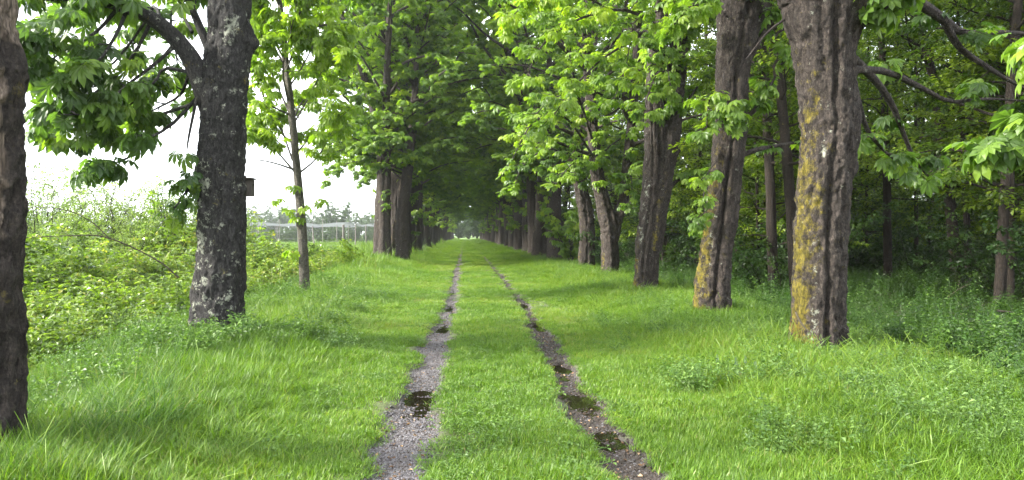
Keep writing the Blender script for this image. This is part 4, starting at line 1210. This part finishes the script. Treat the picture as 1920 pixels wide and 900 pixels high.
FARTREE = [shrub(s, H, 0.55, 16, 13, 9, 0.46, M['far_leaf'], 0.09, 0.5, 1.6, 1.1, 0.12) for s, H in ((531, 10), (532, 8))]
rng = np.random.default_rng(12)
far_spots = [(500, 260, 1, 1.05), (545, 250, 0, 0.95), (520, 290, 0, 1.2), (585, 270, 1, 1.0), (628, 220, 0, 1.1), (662, 280, 1, 1.15), (700, 250, 1, 1.0), (600, 300, 0, 1.05), (560, 310, 1, 1.4), (640, 310, 1, 1.3), (480, 300, 0, 1.2), (690, 300, 0, 1.0), (450, 280, 1, 1.2), (420, 300, 0, 1.1), (720, 290, 1, 1.1), (380, 280, 1, 1.2), (330, 290, 0, 1.1), (280, 280, 1, 1.2), (230, 300, 0, 1.2), (170, 280, 1, 1.2), (110, 290, 0, 1.2), (60, 285, 1, 1.2)]
for k, (u, y, var, sc) in enumerate(far_spots):
    x = (u - U0) * y / F
    s_, c_ = FARTREE[var]
    lab = 'round tree standing highest in the hazy line of trees beyond the nets' if k == 4 else 'one of the small hazy round trees in the line beyond the orchard nets'
    e = empty('field_tree', (x, y, gz(x, y)), lab, 'tree', 'hazy trees beyond the field', rz=rng.uniform(0, 6), sc=sc)
    link('trunk', s_, e); link('crown', c_, e)
for k in range(64):
    y = 150 + 28 * ((k * 7) % 5) / 5
    x = -80 + k * 1.15 + rng.uniform(-0.6, 0.6)
    s_, c_ = FARTREE[k % 2]
    e = empty('field_bush', (x, y, gz(x, y) - 0.7), 'one of the low hazy bushes under the orchard nets across the field', 'bush', 'low bushes under the nets', rz=rng.uniform(0, 6), sc=rng.uniform(0.30, 0.48))
    link('stems', s_, e); link('foliage', c_, e)
for k, (x, y, sc) in enumerate([(-4.6, 242, 1.1), (6.0, 246, 1.2), (-9, 250, 1.2), (11, 252, 1.2), (-2.2, 258, 0.62), (1.2, 262, 0.55), (4.2, 257, 0.6), (-1.5, 296, 1.5), (3.5, 310, 1.7), (-10, 300, 1.6), (12, 305, 1.7), (20, 320, 1.7)]):
    s_, c_ = FARTREE[k % 2]
    e = empty('field_tree', (x, y, gz(x, y)), 'one of the bright trees closing the far end of the avenue', 'tree', 'trees at the end of the avenue', rz=k * 2.0, sc=sc)
    link('trunk', s_, e); link('crown', c_, e)

# ------------------------------------------------------------------ ground cover (stuff): tufts set out one by one
def proto(name, me, coll):
    o = bpy.data.objects.new(name, me)
    coll.objects.link(o)

def scatter(name, pts, rot, scl, idx, coll):
    me = bpy.data.meshes.new(name)
    n = len(pts)
    me.vertices.add(n)
    me.vertices.foreach_set('co', np.ascontiguousarray(pts, np.float32).ravel())
    a = me.attributes.new('rot', 'FLOAT_VECTOR', 'POINT'); a.data.foreach_set('vector', np.ascontiguousarray(rot, np.float32).ravel())
    a = me.attributes.new('scl', 'FLOAT_VECTOR', 'POINT'); a.data.foreach_set('vector', np.ascontiguousarray(scl, np.float32).ravel())
    a = me.attributes.new('idx', 'INT', 'POINT'); a.data.foreach_set('value', np.ascontiguousarray(idx, np.int32))
    o = link(name, me)
    ng = bpy.data.node_groups.new(name, 'GeometryNodeTree')
    ng.interface.new_socket('Geometry', in_out='INPUT', socket_type='NodeSocketGeometry')
    ng.interface.new_socket('Geometry', in_out='OUTPUT', socket_type='NodeSocketGeometry')
    gi, go = ng.nodes.new('NodeGroupInput'), ng.nodes.new('NodeGroupOutput')
    ip = ng.nodes.new('GeometryNodeInstanceOnPoints')
    ci = ng.nodes.new('GeometryNodeCollectionInfo')
    ci.inputs['Collection'].default_value = coll
    ci.inputs['Separate Children'].default_value = True
    ci.inputs['Reset Children'].default_value = True
    def na(nm, ty):
        x = ng.nodes.new('GeometryNodeInputNamedAttribute')
        x.data_type = ty
        x.inputs['Name'].default_value = nm
        return x.outputs['Attribute']
    er = ng.nodes.new('FunctionNodeEulerToRotation')
    ng.links.new(na('rot', 'FLOAT_VECTOR'), er.inputs[0])
    ng.links.new(gi.outputs[0], ip.inputs['Points'])
    ng.links.new(ci.outputs[0], ip.inputs['Instance'])
    ip.inputs['Pick Instance'].default_value = True
    ng.links.new(na('idx', 'INT'), ip.inputs['Instance Index'])
    ng.links.new(er.outputs[0], ip.inputs['Rotation'])
    ng.links.new(na('scl', 'FLOAT_VECTOR'), ip.inputs['Scale'])
    ng.links.new(ip.outputs[0], go.inputs[0])
    md = o.modifiers.new('scatter', 'NODES')
    md.node_group = ng
    tag(o, kind='stuff')
    return o

def blades(seed, n, rad, h0, h1, wd, bend, mat, seg=3, dry=0.05, stalks=0, mean=0.45):
    rng = np.random.default_rng(seed)
    rr_ = rad * np.sqrt(rng.random(n)); aa = rng.uniform(0, 6.28, n)
    root = np.stack([rr_ * np.cos(aa), rr_ * np.sin(aa), np.full(n, -0.01)], 1)
    h = rng.uniform(h0, h1, n)
    az = rng.uniform(0, 6.28, n)
    lean = rng.uniform(0.05, 0.45, n)
    cv = bend * rng.uniform(0.3, 1.3, n)
    d = np.stack([np.cos(az), np.sin(az), np.zeros(n)], 1)
    sd = np.stack([-np.sin(az), np.cos(az), np.zeros(n)], 1)
    ww = wd * rng.uniform(0.6, 1.3, n)
    ring, P = [], root.copy()
    st = h / seg
    V = []
    for k in range(seg + 1):
        t = k / seg
        wk = ww * (0.75 + 0.5 * t * (1 - t) * 2) * (1 - t ** 2.2) if k < seg else None
        if k < seg:
            V.append(P - sd * wk[:, None] / 2); V.append(P + sd * wk[:, None] / 2)
        else:
            V.append(P)
        ang = lean + cv * (t + 0.5 / seg)
        P = P + (d * np.sin(ang)[:, None] + np.array([0, 0, 1.0]) * np.cos(ang)[:, None]) * st[:, None]
    nv = 2 * seg + 1
    V = np.stack(V, 1)
    q = np.array([[2 * k, 2 * k + 1, 2 * k + 3, 2 * k + 2] for k in range(seg - 1)])
    t_ = np.array([[2 * seg - 2, 2 * seg - 1, 2 * seg]])
    off = (np.arange(n) * nv)[:, None, None]
    tint = np.clip(rng.normal(mean, 0.17, n), 0.02, 0.9)
    tint[rng.random(n) < dry] = 0.98
    a = Acc()
    a.add(V.reshape(-1, 3), tris=(t_[None] + off).reshape(-1, 3), quads=(q[None] + off).reshape(-1, 4), tint=np.repeat(tint, nv))
    for s_ in range(stalks):
        hh = h1 * rng.uniform(1.1, 1.6)
        b = rng.normal(0, rad * 0.5, 2); l = rng.normal(0, 0.12, 2)
        P_ = spline([(b[0], b[1], 0), (b[0] + l[0] * 0.5, b[1] + l[1] * 0.5, hh * 0.55), (b[0] + l[0] * 1.4, b[1] + l[1] * 1.4, hh)], 5)
        tube(a, P_, [0.0011, 0.0011, 0.001, 0.003, 0.0014], 4, tint=0.6)
    return a.mesh('tuft', [mat])

def coll_of(name, meshes):
    c = bpy.data.collections.new(name)
    for k, me_ in enumerate(meshes):
        proto('%s_%02d' % (name, k), me_, c)
    return c

def herb_plant(seed, H, nst, pairs, size, mat, tri=False):
    rng = np.random.default_rng(seed)
    a = Acc()
    lp, lf, lu, ls, lt = [], [], [], [], []
    for s_ in range(nst):
        b = rng.normal(0, 0.07, 2); l = rng.normal(0, 0.09, 2)
        hh = H * rng.uniform(0.6, 1.15)
        P_ = spline([(b[0], b[1], 0), (b[0] + l[0] * 0.4, b[1] + l[1] * 0.4, hh * 0.5), (b[0] + l[0], b[1] + l[1], hh)], 5)
        tube(a, P_, 0.0022, 4, tint=0.5)
        for k in range(pairs):
            t = 0.35 + 0.65 * (k + 1) / pairs
            p_ = np.array([np.interp(t, np.linspace(0, 1, 5), P_[:, c_]) for c_ in range(3)])
            az0 = k * 1.57 + rng.normal(0, 0.3)
            m_ = 3 if tri else 2
            for s2 in range(m_):
                az = az0 + s2 * (2 * math.pi / m_)
                pit = rng.normal(0.0, 0.3)
                f = np.array([math.cos(az) * math.cos(pit), math.sin(az) * math.cos(pit), math.sin(pit)])
                lp.append(p_ + f * 0.01); lf.append(f); lu.append(np.array([0, 0, 1]) + rng.normal(0, 0.25, 3))
                ls.append(size * (1.15 - 0.5 * t) * rng.uniform(0.7, 1.2)); lt.append(np.clip(rng.normal(0.5, 0.2), 0, 1))
    v, t, idx = place_leaves(np.array(lp), np.array(lf), np.array(lu), np.array(ls), [oval_template(0.28, 0.18), oval_template(0.34, 0.3)], rng)
    a.add(v, tris=t, tint=np.array(lt)[idx])
    return a.mesh('herb', [mat])

def bramble_plant(seed, H, canes, mat, size=0.085):
    rng = np.random.default_rng(seed)
    a = Acc()
    lp, lf, lu, ls, lt = [], [], [], [], []
    for s_ in range(canes):
        az = rng.uniform(0, 6.28); l = rng.uniform(0.6, 1.1)
        e = np.array([math.cos(az), math.sin(az), 0]) * l * H * 0.8
        hh = H * rng.uniform(0.6, 1.1)
        P_ = spline([(0, 0, 0), e * 0.25 + np.array([0, 0, hh * 0.7]), e * 0.6 + np.array([0, 0, hh]), e + np.array([0, 0, hh * 0.65])], 14) + rng.normal(0, 0.1, 3) * np.array([1, 1, 0])
        tube(a, P_, 0.0045, 4, tint=0.9)
        for k in range(2, 14):
            for rep in range(2):
                az2 = rng.uniform(0, 6.28)
                b = P_[k] + np.array([math.cos(az2), math.sin(az2), 0.25]) * 0.07 + rng.normal(0, 0.03, 3)
                tn = np.clip(rng.normal(0.5 + 0.25 * (k / 14 - 0.5), 0.2), 0, 1)
                for s2 in (-1.3, 0, 1.3):
                    pit = rng.normal(-0.15, 0.3)
                    f = np.array([math.cos(az2 + s2) * math.cos(pit), math.sin(az2 + s2) * math.cos(pit), math.sin(pit)])
                    lp.append(b); lf.append(f); lu.append(np.array([0, 0, 1]) + rng.normal(0, 0.3, 3)); ls.append(size * rng.uniform(0.7, 1.25)); lt.append(tn)
    v, t, idx = place_leaves(np.array(lp), np.array(lf), np.array(lu), np.array(ls), [oval_template(0.36, 0.15), oval_template(0.4, 0.3)], rng)
    a.add(v, tris=t, tint=np.array(lt)[idx])
    return a.mesh('bramble_plant', [mat])

SHORT = coll_of('short_tuft', [blades(s, 110, 0.14, 0.03, 0.09, 0.0060, 0.9, M['grass'], 2, (0.01, 0.02, 0.05, 0.22)[s], mean=(0.28, 0.42, 0.55, 0.68)[s]) for s in range(4)])
MEAD = coll_of('meadow_tuft', [blades(s + 10, 80, 0.17, 0.10, 0.26, 0.0065, 1.1, M['grass'], 3, (0.0, 0.01, 0.02, 0.04, 0.16)[s], stalks=(1 if s >= 3 else 0), mean=(0.25, 0.38, 0.48, 0.58, 0.62)[s]) for s in range(5)])
LONG = coll_of('long_tuft', [blades(s + 20, 56, 0.18, 0.16, 0.52, 0.0075, 1.9, M['longgrass'], 5, 0.05) for s in range(5)])
SHADE = coll_of('shade_tuft', [blades(s + 30, 60, 0.18, 0.14, 0.36, 0.0075, 1.2, M['woodherb'], 3, 0.02) for s in range(4)])
HERB = coll_of('herb_tuft', [herb_plant(40, 0.26, 7, 5, 0.060, M['herb']), herb_plant(41, 0.34, 6, 6, 0.068, M['herb']), herb_plant(42, 0.2, 10, 2, 0.062, M['herb'], True), herb_plant(43, 0.16, 11, 2, 0.05, M['herb'], True)])
WHERB = coll_of('wood_herb_tuft', [herb_plant(50, 0.36, 8, 5, 0.068, M['woodherb']), herb_plant(51, 0.3, 9, 3, 0.07, M['woodherb'], True), herb_plant(52, 0.55, 6, 8, 0.065, M['woodherb'])])
CLOVER = coll_of('clover_tuft', [herb_plant(60, 0.06, 10, 1, 0.045, M['herb'], True), herb_plant(61, 0.05, 5, 1, 0.075, M['herb'], True)])
BRAM = coll_of('bramble_clump', [bramble_plant(70 + s, h, 14, M['bramble']) for s, h in enumerate((0.8, 1.05, 1.3))])
BRAMW = coll_of('nettle_clump', [herb_plant(80 + s, h, 11, 8, 0.12, M['bramble']) for s, h in enumerate((0.6, 0.85))])

def pick_points(rng, n, x0, x1, y0, y1, power=1.0):
    """Points whose density falls off with distance, as the eye needs."""
    u = rng.random(n)
    if power == 0: y = y0 + (y1 - y0) * u
    else:
        a = 1.0 - power
        y = (y0 ** a + (y1 ** a - y0 ** a) * u) ** (1 / a) if abs(a) > 1e-6 else y0 * (y1 / y0) ** u
    x = rng.uniform(x0, x1, n)
    return x, y

def in_view(x, y, pad=0.6):
    u = U0 + x * F / y
    return (u > -60 - pad * F / y) & (u < 1980 + pad * F / y)

def lay(name, rng, x, y, prob, coll, ncol, s0, s1, tilt=0.12, sink=0.0, grow=None, hgt=None, patchy=False):
    keep = (rng.random(len(x)) < prob) & in_view(x, y)
    x, y = x[keep], y[keep]
    z = ground_z(x, y) - sink
    n = len(x)
    rot = np.stack([rng.normal(0, tilt, n), rng.normal(0, tilt, n), rng.uniform(0, 6.28, n)], 1)
    s = rng.uniform(s0, s1, n)
    if grow is not None: s = s * grow(x, y)
    sz = rng.uniform(s0, s1, n) * hgt(x, y) if hgt is not None else s * rng.uniform(0.85, 1.15, n)
    scl = np.stack([s, s, sz], 1)
    t_ = 0.5 + 0.42 * fbm(x * 0.55, y * 0.4, 0, 120, 3) + rng.normal(0, 0.16, n) if patchy else rng.random(n)
    return scatter(name, np.stack([x, y, z], 1), rot, scl, np.clip((t_ * ncol).astype(int), 0, ncol - 1), coll)

def offtrack(x, y, soft=1.0):
    tl, tr = track_mask(x, y)
    return 1 - np.clip(np.maximum(tl, tr) * 1.15, 0, 1)
edge = lambda x, y: np.abs(x - 0.45 + 0.12 * fbm(x, y * 0.6, 0, 81, 2))
tdist = lambda x, y: np.minimum(np.abs(x - xc_left(y)) - w_left(y), np.abs(x - xc_right(y)) - w_right(y))
wide = lambda x, y: 1.0 + 0.022 * np.clip(y - 8, 0, 80)

rng = np.random.default_rng(77)
x, y = pick_points(rng, 42000, -3.8, 4.9, 4.2, 75, 1.15)
bare = smooth(-0.75, -0.35, fbm(x * 1.1, y * 0.9, 0, 85))
lay('short_grass', rng, x, y, smooth(0.02, 0.10, tdist(x, y) + 0.09 * fbm(x * 5, y * 2.2, 0, 87)) * (0.25 + 0.75 * bare) * smooth(3.1, 2.0, edge(x, y)), SHORT, 4, 0.75, 1.25, patchy=True, grow=lambda a, b: 1.0 + 0.018 * np.clip(b - 8, 0, 60), hgt=lambda a, b: (0.7 + 0.5 * smooth(0.5, -0.4, fbm(a * 0.9, b * 0.9, 0, 86))) * (0.55 + 0.45 * smooth(0.0, 0.25, tdist(a, b))))
x, y = pick_points(rng, 40000, -4.9, 6.2, 4.2, 250, 1.05)
lay('meadow_grass', rng, x, y, smooth(1.5, 2.4, edge(x, y)) * (1 - 0.5 * smooth(4.6, 6.4, x)) + 0.05 * (edge(x, y) < 0.4) + 0.6 * smooth(65, 90, y) * (tdist(x, y) > 0.1), MEAD, 5, 0.75, 1.25, patchy=True, grow=lambda a, b: wide(a, b), hgt=lambda a, b: 0.42 + (0.62 - 0.10 * smooth(1, 4, a)) * smooth(1.5, 3.8, edge(a, b)) * (1 + 0.35 * fbm(a * 0.8, b * 0.8, 0, 84, 2)))
x, y = pick_points(rng, 6500, -7.0, -1.5, 4.2, 40, 1.2)
lay('long_grass', rng, x, y, smooth(-1.9, -3.3, x + 0.5 * fbm(x * 0.7, y * 0.7, 0, 88)) * (0.35 + 0.65 * smooth(15, 7, y)) * (1 - 0.6 * smooth(-4.8, -6, x)), LONG, 5, 0.5, 1.1, grow=lambda a, b: (0.66 + 0.25 * smooth(11, 6, b)) * (1 + 0.3 * fbm(a * 1.2, b * 1.2, 0, 99, 2)))
x, y = pick_points(rng, 9000, 2.0, 7.5, 4.3, 45, 1.2)
lay('verge_herbs', rng, x, y, 0.55 * smooth(2.0, 4.2, x + 0.9 * fbm(x * 1.3, y * 1.3, 0, 89)) * (0.3 + 0.7 * smooth(16, 8, y)), HERB, 4, 0.4, 0.82, grow=lambda a, b: 1.0 + 0.01 * b)
x, y = pick_points(rng, 1700, -5.0, -1.2, 4.3, 22, 1.2)
lay('field_verge_herbs', rng, x, y, smooth(-0.1, 0.5, fbm(x * 0.9, y * 0.9, 0, 90)) * smooth(-1.3, -2.4, x), HERB, 4, 0.8, 1.3)
x, y = pick_points(rng, 1500, -1.6, 2.6, 4.2, 22, 1.3)
lay('clover_patch', rng, x, y, smooth(0.0, 0.12, tdist(x, y)) * smooth(-0.3, 0.45, fbm(x * 1.3, y * 1.1, 0, 92)), CLOVER, 2, 0.6, 1.1)
x, y = pick_points(rng, 22000, 5.0, 40, 5.0, 70, 1.0)
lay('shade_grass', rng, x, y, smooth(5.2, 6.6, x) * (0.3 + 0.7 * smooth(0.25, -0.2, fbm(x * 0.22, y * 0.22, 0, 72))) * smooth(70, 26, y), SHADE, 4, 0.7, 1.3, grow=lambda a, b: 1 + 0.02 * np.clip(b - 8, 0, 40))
x, y = pick_points(rng, 9000, 4.6, 32, 4.6, 45, 1.1)
lay('wood_herbs', rng, x, y, smooth(4.8, 6.4, x) * (0.3 + 0.7 * smooth(14, 7, y)) * smooth(45, 20, y), WHERB, 3, 0.7, 1.2, grow=lambda a, b: 1 + 0.012 * b)
x, y = pick_points(rng, 2000, -26, -4.6, 7.5, 42, 0.9)
brw = smooth(-4.9, -6.0, x + 0.5 * fbm(x * 0.4, y * 0.4, 0, 95)) * smooth(7.0, 9.0, y + 0.35 * (x + 5)) * smooth(40, 30, y)
lay('bramble_thicket', rng, x, y, brw, BRAM, 3, 0.7, 1.2, sink=0.05, grow=lambda a, b: (0.58 + 0.30 * smooth(-5.2, -9.5, a)) * (1.0 + 0.30 * smooth(14, 24, b)) * (1.0 + 0.55 * fbm(a * 0.38, b * 0.38, 0, 98, 2)))
x, y = pick_points(rng, 900, -20, -4.9, 7.5, 26, 0.9)
lay('nettle_bank', rng, x, y, smooth(-5.0, -6.5, x + 0.6 * fbm(x * 0.5, y * 0.5, 0, 96)) * smooth(0.0, 0.4, fbm(x * 0.35, y * 0.35, 0, 97)), BRAMW, 2, 0.9, 1.4, grow=lambda a, b: 1.0 + 0.3 * smooth(-6, -9, a))
x, y = pick_points(rng, 9000, -40, -3.6, 26, 110, 0.8)
lay('field_grass', rng, x, y, np.ones(len(x)) * (smooth(-9, -5, x) + smooth(34, 40, y)).clip(0, 1), MEAD, 5, 1.2, 2.0, grow=lambda a, b: 1 + 0.01 * b)

# gravel, clods and dead leaves in the ruts
def pebble(seed, mat='stone'):
    rng = np.random.default_rng(seed)
    th = np.linspace(0, 2 * np.pi, 7, endpoint=False)
    V = [[0, 0, 0.55]]
    for z, r in ((0.35, 0.7), (0, 1.0), (-0.35, 0.7)):
        for t in th: V.append([r * math.cos(t) * rng.uniform(0.8, 1.2), r * math.sin(t) * rng.uniform(0.7, 1.0), z * rng.uniform(0.7, 1.2)])
    T = [[0, 1 + k, 1 + (k + 1) % 7] for k in range(7)]
    Q = [[1 + 7 * a + k, 1 + 7 * (a + 1) + k, 1 + 7 * (a + 1) + (k + 1) % 7, 1 + 7 * a + (k + 1) % 7] for a in range(2) for k in range(7)]
    return make_mesh('pebble', np.array(V), tris=T, quads=Q, mats=[M[mat]])
PEB = coll_of('pebble', [pebble(s) for s in range(4)])
CLOD = coll_of('clod', [pebble(s + 9, 'clod') for s in range(4)])
DEAD = coll_of('dead_leaf', [make_mesh('dead_leaf', oval_template(0.3, d)[0] * np.array([1, 1, 1.4]), tris=oval_template(0.3, d)[1], attrs={'tint': np.full(4, tt)}, mats=[M['litter']]) for d, tt in ((0.1, 0.3), (0.3, 0.6), (0.2, 0.9))])
xa, ya = pick_points(rng, 26000, -0.85, 0.0, 4.2, 26, 1.6)
xb, yb = pick_points(rng, 18000, 0.75, 1.75, 4.2, 26, 1.6)
x, y = np.concatenate([xa, xb]), np.concatenate([ya, yb])
tl, tr = track_mask(x, y)
lay('track_gravel', rng, x, y, np.maximum(tl * 0.95, tr * 0.2), PEB, 4, 0.004, 0.016, tilt=0.5, sink=0.001, grow=lambda a, b: 1 + 0.03 * (b - 5))
xb, yb = pick_points(rng, 34000, 0.75, 1.75, 4.2, 34, 1.5)
xa, ya = pick_points(rng, 9000, -0.85, 0.0, 4.2, 34, 1.5)
x, y = np.concatenate([xa, xb]), np.concatenate([ya, yb])
tl, tr = track_mask(x, y)
lay('mud_crumbs', rng, x, y, np.maximum(tl * 0.5, tr * 0.95), CLOD, 4, 0.004, 0.017, tilt=0.5, sink=0.002, grow=lambda a, b: 1 + 0.03 * (b - 5))
x, y = pick_points(rng, 3600, -1.6, 2.6, 4.2, 20, 1.5)
tl, tr = track_mask(x, y)
lay('dead_leaf_litter', rng, x, y, np.maximum(np.maximum(tl, tr), 0.15), DEAD, 3, 0.02, 0.05, tilt=0.35, sink=-0.006)

# ------------------------------------------------------------------ small flowers on the wood-side verge
rng = np.random.default_rng(31)
def bugle(seed):
    r_ = np.random.default_rng(seed)
    s_, f_ = Acc(), Acc()
    tube(s_, [(0, 0, -0.02), (0.005, 0, 0.10), (0.008, 0.004, 0.20)], 0.004, 5, tint=0.5)
    P_, Fw, Up, S_ = [], [], [], []
    for k in range(26):
        az = k * 2.4; z = 0.07 + 0.13 * k / 26
        P_.append([0.006 * math.cos(az), 0.006 * math.sin(az), z]); Fw.append([math.cos(az), math.sin(az), 0.3]); Up.append([0, 0, 1.0]); S_.append(0.022 * (1.2 - 0.5 * k / 26))
    v, t, ix = place_leaves(np.array(P_), np.array(Fw), np.array(Up), np.array(S_), OVAL, r_)
    f_.add(v, tris=t, tint=r_.uniform(0, 1, 26)[ix])
    return s_.mesh('flower_stem', [M['herb']]), f_.mesh('flower_spike', [M['bugle']])
BG = bugle(1)
for k, (u, v) in enumerate([(1345, 675), (1380, 682), (1398, 680), (1416, 690)]):
    Yf = 1.38 * F / (v - V0)
    xf = (u - U0) * Yf / F
    e = empty('bugle_flower', (xf, Yf, gz(xf, Yf) + 0.12), 'small violet blue flower spike standing in the verge grass and herbs', 'flower', 'violet flower spikes in the verge', rz=k, sc=0.62)
    link('stem', BG[0], e); link('flower_spike', BG[1], e)

# ------------------------------------------------------------------ thin damp air
m, N, L, out = new_mat('haze')
pv = N.new('ShaderNodeVolumePrincipled')
pv.inputs['Color'].default_value = (0.93, 0.97, 1.0, 1)
pv.inputs['Density'].default_value = HAZE
pv.inputs['Anisotropy'].default_value = 0.35
L.new(pv.outputs[0], out.inputs['Volume'])
hz = Acc()
box(hz, (0, 735, 10.5), (1860, 1590, 27))
o = link('haze', hz.mesh('haze', [m]))
tag(o, kind='stuff')
